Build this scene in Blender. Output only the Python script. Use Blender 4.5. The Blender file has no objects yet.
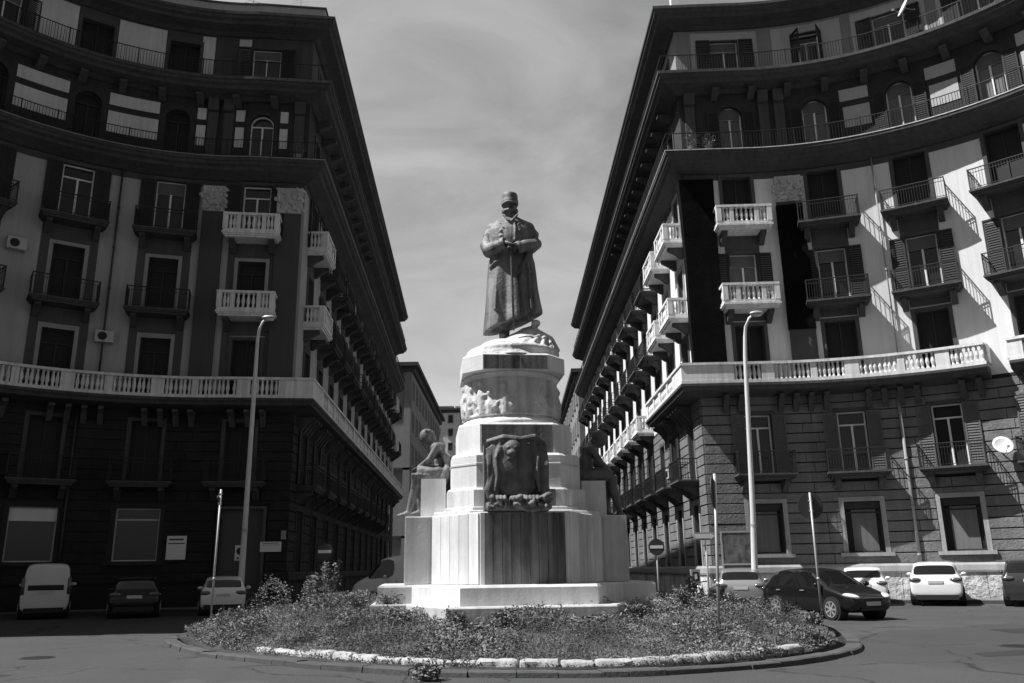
import bpy, bmesh, math, random
import numpy as np
from mathutils import Vector, Matrix, noise
random.seed(7); np.random.seed(7)
PI=math.pi; R=math.radians
S=bpy.context.scene; C=S.collection

# ------------------------------------------------------------------ helpers
class MB:
    def __init__(s): s.v=[]; s.f=[]
    def add(s,vs,fs):
        o=len(s.v); s.v+=[tuple(v) for v in vs]; s.f+=[tuple(i+o for i in f) for f in fs]; return s
    def box(s,x0,x1,y0,y1,z0,z1):
        return s.add([(x0,y0,z0),(x1,y0,z0),(x1,y1,z0),(x0,y1,z0),(x0,y0,z1),(x1,y0,z1),(x1,y1,z1),(x0,y1,z1)],
            [(0,3,2,1),(4,5,6,7),(0,1,5,4),(1,2,6,5),(2,3,7,6),(3,0,4,7)])
    def loft(s,rings,cap=True,close=True):
        o=len(s.v); n=len(rings[0])
        for r in rings: s.v+=[tuple(p) for p in r]
        for i in range(len(rings)-1):
            for j in range(n if close else n-1):
                a=o+i*n+j; b=o+i*n+(j+1)%n
                s.f.append((a,b,b+n,a+n))
        if cap:
            s.f.append(tuple(o+j for j in range(n))[::-1]); s.f.append(tuple(o+(len(rings)-1)*n+j for j in range(n)))
        return s
    def tube(s,pts,rad,n=8,cap=True):
        pts=[Vector(p) for p in pts]
        if not hasattr(rad,'__len__'): rad=[rad]*len(pts)
        rings=[]; up=Vector((0,0,1))
        for i,p in enumerate(pts):
            d=(pts[min(i+1,len(pts)-1)]-pts[max(i-1,0)]).normalized()
            a=d.cross(up if abs(d.z)<.95 else Vector((0,1,0))).normalized(); b=d.cross(a)
            rings.append([p+rad[i]*(math.cos(2*PI*k/n)*a+math.sin(2*PI*k/n)*b) for k in range(n)])
        return s.loft(rings,cap)
    def lathe(s,prof,cx=0,cy=0,n=12):
        return s.loft([[(cx+r*math.cos(2*PI*k/n),cy+r*math.sin(2*PI*k/n),z) for k in range(n)] for r,z in prof])
    def ell(s,c,r,n=14,m=9,rot=None):
        rings=[]
        for i in range(m+1):
            t=PI*(.02+.96*i/m)
            ring=[]
            for k in range(n):
                v=Vector((r[0]*math.sin(t)*math.cos(2*PI*k/n),r[1]*math.sin(t)*math.sin(2*PI*k/n),r[2]*math.cos(t)))
                if rot: v=rot@v
                ring.append(Vector(c)+v)
            rings.append(ring)
        return s.loft(rings)
    def prism(s,poly,z0,z1):
        n=len(poly)
        return s.loft([[(x,y,z0) for x,y in poly],[(x,y,z1) for x,y in poly]])
    def xf(s,M,i0=0):
        for i in range(i0,len(s.v)): s.v[i]=tuple(M@Vector(s.v[i]))
        return s
    def mesh(s,name,mats,smooth=False):
        me=bpy.data.meshes.new(name); me.from_pydata(s.v,[],s.f); 
        for m in (mats if isinstance(mats,(list,tuple)) else [mats]): me.materials.append(m)
        bm=bmesh.new(); bm.from_mesh(me); bmesh.ops.recalc_face_normals(bm,faces=bm.faces); bm.to_mesh(me); bm.free()
        if smooth:
            me.polygons.foreach_set('use_smooth',[True]*len(me.polygons))
        me.update(); return me
    def build(s,name,mat,parent=None,smooth=False,**k):
        return ob(name,s.mesh(name,mat,smooth),parent,**k)
def ob(name,data,parent=None,loc=(0,0,0),rz=0,label=None,cat=None,group=None,kind=None):
    o=bpy.data.objects.new(name,data); C.objects.link(o); o.location=loc; o.rotation_euler=(0,0,rz)
    if parent: o.parent=parent
    if label: o['label']=label
    if cat: o['category']=cat
    if group: o['group']=group
    if kind: o['kind']=kind
    return o
def thing(name,label,cat,loc=(0,0,0),rz=0,group=None): return ob(name,None,None,loc,rz,label,cat,group)
def autosmooth(me,ang=35):
    me.polygons.foreach_set('use_smooth',[True]*len(me.polygons)); me.update()
    me.set_sharp_from_angle(angle=R(ang))

_m={}
def mat(name,v,rough=.85,var=.15,sc=1.5,bump=0.,bsc=30.,streak=0.,metal=0.,coat=0.,spec=.3):
    if name in _m: return _m[name]
    m=bpy.data.materials.new(name); m.use_nodes=True; _m[name]=m
    t=m.node_tree; N=t.nodes; L=t.links; b=N['Principled BSDF']
    b.inputs['Roughness'].default_value=rough; b.inputs['Metallic'].default_value=metal
    b.inputs['Specular IOR Level'].default_value=spec; b.inputs['Coat Weight'].default_value=coat
    tc=N.new('ShaderNodeTexCoord')
    def nz(scale,det,xyz=(1,1,1)):
        mp=N.new('ShaderNodeMapping'); mp.inputs['Scale'].default_value=xyz; L.new(tc.outputs['Object'],mp.inputs[0])
        n=N.new('ShaderNodeTexNoise'); n.inputs['Scale'].default_value=scale; n.inputs['Detail'].default_value=det; n.inputs['Roughness'].default_value=.62
        L.new(mp.outputs[0],n.inputs['Vector']); return n.outputs['Fac']
    def mr(x,a,bb,c,d):
        q=N.new('ShaderNodeMapRange'); q.inputs[1].default_value=a;q.inputs[2].default_value=bb;q.inputs[3].default_value=c;q.inputs[4].default_value=d
        L.new(x,q.inputs[0]); return q.outputs[0]
    def mul(a,c):
        q=N.new('ShaderNodeMath'); q.operation='MULTIPLY'; L.new(a,q.inputs[0]); 
        if isinstance(c,float): q.inputs[1].default_value=c
        else: L.new(c,q.inputs[1])
        return q.outputs[0]
    f=mr(nz(sc,6),.25,.75,1-var,1+var)
    f=mul(f,mr(nz(sc*.23,3),.3,.7,1-var*.6,1+var*.6))
    if streak: f=mul(f,mr(nz(1.,5,(5,5,.22)),.42,.68,1+streak*.15,1-streak))
    f=mul(f,float(v))
    cb=N.new('ShaderNodeCombineColor')
    for i in range(3): L.new(f,cb.inputs[i])
    L.new(cb.outputs[0],b.inputs['Base Color'])
    if bump:
        bn=N.new('ShaderNodeBump'); bn.inputs['Strength'].default_value=bump; bn.inputs['Distance'].default_value=.05 if bsc>8 else .16
        L.new(nz(bsc,5),bn.inputs['Height']); L.new(bn.outputs[0],b.inputs['Normal'])
    return m

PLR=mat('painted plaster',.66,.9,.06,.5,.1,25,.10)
PLL=mat('plaster with painted shade',.36,.9,.08,.5,.1,25,.12)  # left block's copy of the plaster, darkened to put its shade into the colour
DTR=mat('dark facade paint',.075,.9,.12,.8,.15,20,.2)
DK2=mat('dark arcade paint',.04,.9,.15,.8,.15,20,.2)
ATT=mat('attic paint',.24,.9,.1,.6,.1,20,.1)
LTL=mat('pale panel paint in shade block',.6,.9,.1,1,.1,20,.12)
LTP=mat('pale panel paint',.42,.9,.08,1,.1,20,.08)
COR=mat('cornice stone',.065,.9,.2,.7,.2,12,.3)
SOF=mat('soffit paint',.07,.95,.15,1)
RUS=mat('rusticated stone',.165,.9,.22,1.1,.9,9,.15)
RUSL=mat('rusticated stone with painted shade',.024,.9,.22,1.1,.9,9,.15)  # darker copy for left courses and plinth, shade painted into the stone colour
RBK=mat('joint recess',.02,.95,.1)
PLI=mat('rough plinth stone',.5,.9,.35,2.5,1.,5,.1)
WST=mat('white balustrade stone',.66,.85,.12,2,.25,18,.25)
CAP=mat('stucco ornament',.45,.9,.2,3,.5,18,.15)
PIL=mat('pilaster paint',.07,.9,.08,.8,.1,20,.1)
NET=mat('black netting cloth',.006,1,.3,3,.3,10,spec=.05)
IRN=mat('black wrought iron',.02,.6,.1)
SHU=mat('dark louvred shutter',.035,.75,.15,3)
SH2=mat('grey weathered shutter',.11,.75,.15,3)
WFR=mat('white window frame paint',.75,.6,.06,3)
JMB=mat('pale stone jamb',.3,.85,.1,3,.1,20,.2)
GLS=mat('window glass',.02,.08,.1,spec=.6)
CUR=mat('net curtain behind glass',.12,.35,.12,4,streak=.25,spec=.6)
BLK=mat('dark room opening',.012,.6,.1)
BLD=mat('rolling blind slats',.13,.7,.1,2)
FRM=mat('shop window frame steel',.5,.5,.05)
DKS=mat('dark opening surround',.03,.9,.1)
PNL=mat('closed window panel',.14,.7,.1,1,.1,30,.2)
DOR=mat('closed grey shop shutter',.08,.7,.1,2,.1,30,.12)
RBX=mat('street stone grey',.2,.9,.2,1)
ASP=mat('asphalt',.062,.88,.18,.35,.6,60)
_t=ASP.node_tree; _N=_t.nodes; _L=_t.links; _b=_N['Principled BSDF']
_src=_b.inputs['Base Color'].links[0].from_socket
_tc=_N.new('ShaderNodeTexCoord'); _n=_N.new('ShaderNodeTexNoise'); _n.inputs['Scale'].default_value=.9; _n.inputs['Detail'].default_value=5; _L.new(_tc.outputs['Object'],_n.inputs['Vector'])
_a=_N.new('ShaderNodeVectorMath'); _a.operation='MULTIPLY_ADD'; _L.new(_n.outputs['Color'],_a.inputs[0]); _a.inputs[1].default_value=(1.6,1.6,0); _L.new(_tc.outputs['Object'],_a.inputs[2])
_v=_N.new('ShaderNodeTexVoronoi'); _v.feature='DISTANCE_TO_EDGE'; _v.inputs['Scale'].default_value=.23; _L.new(_a.outputs[0],_v.inputs['Vector'])
_m=_N.new('ShaderNodeMapRange'); _m.inputs[1].default_value=.001; _m.inputs[2].default_value=.008; _m.inputs[3].default_value=.35; _m.inputs[4].default_value=1; _L.new(_v.outputs['Distance'],_m.inputs[0])
_v2=_N.new('ShaderNodeTexVoronoi'); _v2.inputs['Scale'].default_value=.11; _L.new(_a.outputs[0],_v2.inputs['Vector'])
_bw=_N.new('ShaderNodeRGBToBW'); _L.new(_v2.outputs['Color'],_bw.inputs[0])
_m2=_N.new('ShaderNodeMapRange'); _m2.inputs[3].default_value=.78; _m2.inputs[4].default_value=1.3; _L.new(_bw.outputs[0],_m2.inputs[0])
_n3=_N.new('ShaderNodeTexNoise'); _n3.inputs['Scale'].default_value=38; _n3.inputs['Detail'].default_value=3; _L.new(_tc.outputs['Object'],_n3.inputs['Vector'])
_m3=_N.new('ShaderNodeMapRange'); _m3.inputs[1].default_value=.3; _m3.inputs[2].default_value=.7; _m3.inputs[3].default_value=.6; _m3.inputs[4].default_value=1.4; _L.new(_n3.outputs['Fac'],_m3.inputs[0])
_p=_N.new('ShaderNodeMath'); _p.operation='MULTIPLY'; _L.new(_m.outputs[0],_p.inputs[0]); _L.new(_m2.outputs[0],_p.inputs[1])
_p2=_N.new('ShaderNodeMath'); _p2.operation='MULTIPLY'; _L.new(_p.outputs[0],_p2.inputs[0]); _L.new(_m3.outputs[0],_p2.inputs[1])
_x=_N.new('ShaderNodeVectorMath'); _x.operation='SCALE'; _L.new(_src,_x.inputs[0]); _L.new(_p2.outputs[0],_x.inputs['Scale']); _L.new(_x.outputs[0],_b.inputs['Base Color'])
PAV=mat('pavement slabs',.16,.9,.2,1.2,.3,20)
KRB=mat('kerb stone',.065,.9,.25,2,.4,15)
MAR=mat('white marble',.60,.65,.13,1.7,.12,12,.16)
MA2=mat('greyer marble slab',.47,.65,.16,1.7,.12,12,.2)
MA3=mat('weathered marble slab',.54,.65,.14,2.2,.12,12,.3)
MST=mat('stained marble',.15,.75,.25,2,.15,14,.75)
MRL=mat('relief marble',.5,.7,.2,3,.6,10,.3)
BRZ=mat('weathered bronze',.155,.6,.4,2.6,.35,14,.8,metal=.0,spec=.6)
BRD=mat('dark bronze',.085,.5,.3,3,.3,14,.4,spec=.6)
BRP=mat('stained pelt bronze',.12,.6,.4,4,.35,16,.5,spec=.4)
EAR=mat('dry soil',.06,.95,.3,2,.6,12)
WHK=mat('whitewashed stone',.38,.9,.2,4,.5,14,.1)
GAL=mat('galvanised steel',.36,.5,.12,3,metal=.3)
LPM=mat('lamp post paint',.55,.5,.08,2)
SBK=mat('grey sign back',.05,.5,.1,3)
WHT=mat('white sign paint',.7,.5,.04,2)
BLP=mat('black paint',.015,.4,.05)
RUB=mat('tyre rubber',.02,.85,.1)
RIM=mat('wheel alloy',.45,.3,.05,metal=.6)
LEN=mat('lamp lens',.55,.12,.1,spec=.8)
TLN=mat('tail lamp lens',.09,.15,.1,spec=.8)
PLT=mat('number plate',.5,.4,.03)
CGL=mat('car glass',.008,.04,.0,spec=.9)
CB=mat('black car paint',.008,.25,.0,coat=.5)
CW=mat('white car paint',.72,.3,.02,coat=.6)
CWV=mat('white van paint',.6,.4,.05,coat=.3)
CS=mat('silver car paint',.33,.28,.02,metal=.5,coat=.6)
CD=mat('dark grey car paint',.03,.18,.0,coat=1)
TRM=mat('car plastic trim',.02,.6,.1)
LF=[mat('leaf pale',.19,.7,.35,9,spec=.35),mat('leaf mid',.115,.75,.3,9,spec=.3),mat('leaf dark',.05,.8,.3,9),mat('dry straw stalk',.22,.8,.2,9)]
ROF=mat('roof covering',.09,.9,.2,1)

# ------------------------------------------------------------------ facade paths
class Path:
    def __init__(s,pts,sg):
        s.p=[Vector((x,y)) for x,y in pts]; s.sg=sg
        s.d=[(s.p[i+1]-s.p[i]).normalized() for i in range(len(s.p)-1)]
        s.n=[Vector((d.y,-d.x))*sg for d in s.d]
        s.s=[0.]
        for i in range(len(s.p)-1): s.s.append(s.s[-1]+(s.p[i+1]-s.p[i]).length)
        s.m=[s.n[0]]+[(s.n[i-1]+s.n[i])/(1+s.n[i-1].dot(s.n[i])) for i in range(1,len(s.p)-1)]+[s.n[-1]]
        s.L=s.s[-1]
    def seg(s,q):
        for i in range(len(s.d)):
            if q<=s.s[i+1]+1e-9: return i
        return len(s.d)-1
    def at(s,q,off=0):
        i=s.seg(q); return s.p[i]+s.d[i]*(q-s.s[i])+s.n[i]*off
    def rz(s,q):
        n=s.n[s.seg(q)]; return math.atan2(n.y,n.x)+PI/2
    def line(s,a,b):
        out=[]
        i=s.seg(a+1e-6); out.append((s.p[i]+s.d[i]*(a-s.s[i]),s.n[i]))
        for k in range(len(s.p)):
            if a+.02<s.s[k]<b-.02: out.append((s.p[k],s.m[k]))
        i=s.seg(b-1e-6); out.append((s.p[i]+s.d[i]*(b-s.s[i]),s.n[i]))
        return out
    def sweep(s,mb,prof,a,b):
        rings=[[(p.x+m.x*o,p.y+m.y*o,z) for o,z in prof] for p,m in s.line(a,b)]
        mb.loft(rings); return mb
    def sheet(s,mb,a,b,z0,z1,holes,off=0.):
        br={a,b}
        for q in s.s:
            if a<q<b: br.add(q)
        for c,w,h0,h1 in holes:
            for q in (c-w/2,c+w/2):
                if a<q<b: br.add(q)
        br=sorted(br)
        for i in range(len(br)-1):
            q0,q1=br[i],br[i+1]
            if q1-q0<1e-4: continue
            mid=(q0+q1)/2; zs=[(z0,z1)]
            for c,w,h0,h1 in holes:
                if abs(mid-c)<w/2:
                    nz=[]
                    for x,y in zs:
                        if h1<=x or h0>=y: nz.append((x,y)); continue
                        if h0>x: nz.append((x,h0))
                        if h1<y: nz.append((h1,y))
                    zs=nz
            (p0,m0),(p1,m1)=s.line(q0,q1)[0],s.line(q0,q1)[-1]
            k0=s.vm(q0) or m0; k1=s.vm(q1) or m1
            A=p0+k0*off; B=p1+k1*off
            for x,y in zs: mb.add([(A.x,A.y,x),(B.x,B.y,x),(B.x,B.y,y),(A.x,A.y,y)],[(0,1,2,3)])
        return mb
    def vm(s,q):
        for k in range(len(s.p)):
            if abs(s.s[k]-q)<1e-5: return s.m[k]
        return None
def strip_clear(a,b,holes,z0,z1):   # s-intervals free of holes for a course
    iv=[(a,b)]
    for c,w,h0,h1 in holes:
        if h1<=z0 or h0>=z1: continue
        nv=[]
        for x,y in iv:
            l,r=c-w/2,c+w/2
            if r<=x or l>=y: nv.append((x,y)); continue
            if l>x: nv.append((x,l))
            if r<y: nv.append((r,y))
        iv=nv
    return iv

# ------------------------------------------------------------------ window and balcony prototypes (local: front is -Y, origin at sill centre on the wall)
def slats(mb,x0,x1,y0,y1,z0,z1,n):
    mb.box(x0,x0+.06,y0,y1,z0,z1); mb.box(x1-.06,x1,y0,y1,z0,z1); mb.box(x0+.06,x1-.06,y0,y1,z0,z0+.08); mb.box(x0+.06,x1-.06,y0,y1,z1-.08,z1)
    h=(z1-z0-.16)/n
    for i in range(n): mb.add([(x0+.06,y0+.004,z0+.08+i*h),(x1-.06,y0+.004,z0+.08+i*h),(x1-.06,y1-.004,z0+.08+(i+1)*h),(x0+.06,y1-.004,z0+.08+(i+1)*h)],[(0,1,2,3)])
    return mb
WP={}
def wproto(kind,w,h,var):
    key=(kind,w,h,var)
    if key in WP: return WP[key]
    ms=[]; dp=.26
    f=MB()
    arch=kind=='arch'
    t=.07
    rv=MB(); e=.003; 
    rv.box(-w/2-.03,-w/2+e,-.001,.33,0,h); rv.box(w/2-e,w/2+.03,-.001,.33,0,h); rv.box(-w/2+e,w/2-e,-.001,.33,-.03,.004); rv.box(-w/2+e,w/2-e,-.001,.33,h-.004,h+.03)
    if kind!='hole':
        f.box(-w/2,-w/2+t,dp-.05,dp+.02,0,h); f.box(w/2-t,w/2,dp-.05,dp+.02,0,h); f.box(-w/2+t,w/2-t,dp-.05,dp+.02,h-t,h); f.box(-w/2+t,w/2-t,dp-.05,dp+.02,0,.06)
        tz=h*.78 if not arch else h-w/2-.02
        f.box(-w/2+t,w/2-t,dp-.055,dp+.02,tz-.035,tz+.035)
        if kind not in('shop','shopl'): f.box(-.045,.045,dp-.06,dp+.02,.06,tz-.035)
    else: 
        t=.05; f.box(-w/2,-w/2+t,dp-.05,dp+.02,0,h); f.box(w/2-t,w/2,dp-.05,dp+.02,0,h); f.box(-w/2+t,w/2-t,dp-.05,dp+.02,h-t,h)
        f.box(-.03,.03,dp-.03,dp+.02,0,h-t)
    if arch:   # archivolt ring inside the opening + spandrels
        n=14; r=w/2; r2=r-.07
        A=[(r*math.cos(PI*k/n),h-r+r*math.sin(PI*k/n)) for k in range(n+1)]
        B=[(r2*math.cos(PI*k/n),h-r+r2*math.sin(PI*k/n)) for k in range(n+1)]
        f.loft([[(B[k][0],dp-.06,B[k][1]),(A[k][0],dp-.06,A[k][1]),(A[k][0],dp,A[k][1]),(B[k][0],dp,B[k][1])] for k in range(n+1)])
    fm={'hole':SHU,'djamb':SHU,'shopl':FRM,'shop':SHU}.get(kind,WFR)
    ms.append(('window',f.mesh('window_frame',fm)))
    p=MB(); p.box(-w/2+.01,w/2-.01,dp+.022,dp+.04,.01,h-.01)
    ms.append(('pane',p.mesh('pane',{'hole':BLK,'frl':BLK if var==5 else GLS,'djamb':BLK,'shopl':GLS,'curtain':CUR,'arch':CUR if var%3 else GLS,'shop':BLK}.get(kind,GLS))))
    ms.append(('reveal',rv.mesh('reveal',DTR)))
    if kind=='shop':
        q=MB(); q.box(-w*.34+.05*(var%2),w*.36,dp-.03,dp+.021,.03,h*.84); ms.append(('shutter_panel',q.mesh('shutter_panel',PNL)))
        q=MB(); q.box(-w/2+.03,w/2-.03,dp-.16,dp+.0,h*.86,h-.02); ms.append(('shutter_box',q.mesh('shutter_box',SHU)))
    s=MB(); tw=.16; d=.07
    if arch:
        n=14; r=w/2; r2=r+.24
        A=[(r*math.cos(PI*k/n),h-r+r*math.sin(PI*k/n)) for k in range(n+1)]
        B=[(r2*math.cos(PI*k/n),h-r+r2*math.sin(PI*k/n)) for k in range(n+1)]
        s.loft([[(A[k][0],-.07,A[k][1]),(B[k][0],-.07,B[k][1]),(B[k][0],-.002,B[k][1]),(A[k][0],-.002,A[k][1])] for k in range(n+1)])
        for sx in (-1,1):
            s.box(min(sx*r,sx*r2),max(sx*r,sx*r2),-.07,-.002,0,h-r)
            for k in range(n//2):  # spandrel fill behind
                a=A[k] if sx>0 else A[n-k]; b=A[k+1] if sx>0 else A[n-k-1]
                xa,xb=a[0],b[0]
                s.add([(xa,0,a[1]),(xb,0,b[1]),(xb,0,h),(xa,0,h),(xa,.2,a[1]),(xb,.2,b[1])],[(0,1,2,3),(0,1,5,4)])
        ms.append(('surround',s.mesh('surround',DK2)))
    elif kind in('shop','shopl'):
        s.box(-w/2-.2,-w/2,-.09,-.002,-.02,h+.2); s.box(w/2,w/2+.2,-.09,-.002,-.02,h+.2); s.box(-w/2,w/2,-.09,-.002,h,h+.2)
        s.box(-w/2-.35,w/2+.35,-.2,-.002,-.18,-.02)
        ms.append(('surround',s.mesh('surround',JMB if kind=='shop' else DKS)))
    elif kind=='djamb' or kind=='hole' or kind=='curtain' or kind in('fr','frb','frl'):
        q=.17
        s.box(-w/2-q,-w/2,-.06,-.002,0,h+q); s.box(w/2,w/2+q,-.06,-.002,0,h+q); s.box(-w/2,w/2,-.06,-.002,h,h+q)
        ms.append(('surround',s.mesh('surround',JMB if kind in('djamb','frb') else DTR)))
    if var in (1,2,4):    # roller blind partly down
        k=.22 if var!=2 else .6
        b=MB()
        zz=h-.07
        while zz>h*(1-k): b.box(-w/2+.08,w/2-.08,dp-.09,dp-.07,zz-.055,zz-.004); zz-=.06
        b.box(-w/2+.08,w/2-.08,dp-.075,dp-.062,zz,h-.07)
        ms.append(('blind',b.mesh('blind',BLD)))
    if var in (0,1,4,5) and kind in('fr','frl','curtain','arch','att'):
        sw=w/2-.01
        for sx in (-1,1):
            b=MB(); x0=sx*(w/2+.02); x1=sx*(w/2+.02+sw)
            hh=h-.02 if kind!='arch' else h-w/2+.25
            slats(b,min(x0,x1),max(x0,x1),-.16,-.11,.03,hh,22 if h>2 else 16)
            ms.append(('shutter',b.mesh('shutter',SH2 if kind=='frl' else SHU)))
    if var==3 and kind in('att','fr'):
        for sx in (-1,1):
            b=MB(); slats(b,0,w/2-.02,-.03,.02,.03,h-.02,18)
            b.xf(Matrix.Translation((sx*w/2,-.02,0))@Matrix.Rotation(-R(110) if sx>0 else -R(60),4,'Z'))
            ms.append(('shutter',b.mesh('shutter',SHU)))
    WP[key]=ms; return ms
def put_window(parent,kind,w,h,var,loc,rz):
    ms=wproto(kind,w,h,var)
    o=ob(ms[0][0],ms[0][1],parent,loc,rz)
    for nm,me in ms[1:]: ob(nm,me,o)
    return o
def console(b,x,z,d=.75,h=.6,w=.22,y=0):
    b.loft([[(x-w/2,y,z),(x-w/2,y-d,z),(x-w/2,y-d,z-.14),(x-w/2,y-d*.6,z-.3),(x-w/2,y-.16,z-h),(x-w/2,y,z-h)],
            [(x+w/2,y,z),(x+w/2,y-d,z),(x+w/2,y-d,z-.14),(x+w/2,y-d*.6,z-.3),(x+w/2,y-.16,z-h),(x+w/2,y,z-h)]])
BALP=[(.05,0),(.075,.03),(.045,.1),(.085,.26),(.06,.42),(.035,.52),(.06,.58),(.05,.62)]
def baluster(mb,x,y,z,h=.66,n=8):
    mb.lathe([(r*1.05,z+q*h/.62) for r,q in BALP],x,y,n)
BPm={}
def bproto(kind,w,d=1.05):
    key=(kind,w,d)
    if key in BPm: return BPm[key]
    b=MB(); ms=[]
    th=.2
    b.box(-w/2,w/2,-d,0,-.09,0); b.box(-w/2+.05,w/2-.05,-d+.05,0,-.17,-.09); b.box(-w/2+.12,w/2-.12,-d+.12,0,-.26,-.17)
    ms.append(('balcony',b.mesh('balcony_slab',WST if kind=='white' else COR)))
    for sx in (-1,1): k=MB(); console(k,sx*(w/2-.42),-.26,.8,.55,.26); ms.append(('console',k.mesh('console',COR)))
    r=MB()
    if kind=='iron':
        H=1.0
        e=w/2-.06; D=d-.06
        for z in (.08,H*.82,H):
            t=.012 if z<H else .022
            r.box(-e,e,-D-t,-D+t,z-t,z+t)
            for sx in(-1,1): r.box(sx*e-t,sx*e+t,-D,0,z-t,z+t)
        for sx in(-1,1): r.box(sx*e-.02,sx*e+.02,-D-.02,-D+.02,0,H+.04)
        n=int(w/.12)
        for i in range(1,n): x=-e+2*e*i/n; r.box(x-.008,x+.008,-D-.008,-D+.008,.08,H)
        n=int(d/.12)
        for i in range(1,n):
            for sx in(-1,1): y=-D*i/n; r.box(sx*e-.008,sx*e+.008,y-.008,y+.008,.08,H)
        ms.append(('railing',r.mesh('railing',IRN)))
    else:
        e=w/2-.14; D=d-.14
        r.box(-e-.13,e+.13,-D-.13,-D+.13,.88,1.0); r.box(-e-.1,e+.1,-D-.1,-D+.1,.001,.14)
        for sx in(-1,1):
            r.box(sx*e-.13,sx*e+.13,-D+.13,0,.88,1.0); r.box(sx*e-.1,sx*e+.1,-D+.1,0,.001,.14)
            r.box(sx*e-.12,sx*e+.12,-D-.12,-D+.12,.14,.88); r.box(sx*(e-.62)-.1,sx*(e-.62)+.1,-D-.1,-D+.1,.14,.88)
            baluster(r,sx*(e-.24),-D,.14,.74); baluster(r,sx*(e-.42),-D,.14,.74)
            for k in range(1,5): baluster(r,sx*e,-D+k*(D)/5,.14,.74)
        m=e-.76; n=max(3,int(2*m/.2))
        for i in range(n): baluster(r,-m+2*m*(i+.5)/n,-D,.14,.74)
        ms.append(('balustrade',r.mesh('balustrade',WST)))
    BPm[key]=ms; return ms
def put_balcony(parent,kind,w,loc,rz,d=1.05):
    ms=bproto(kind,w,d); o=ob(ms[0][0],ms[0][1],parent,loc,rz)
    for nm,me in ms[1:]: ob(nm,me,o)
    return o

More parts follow.
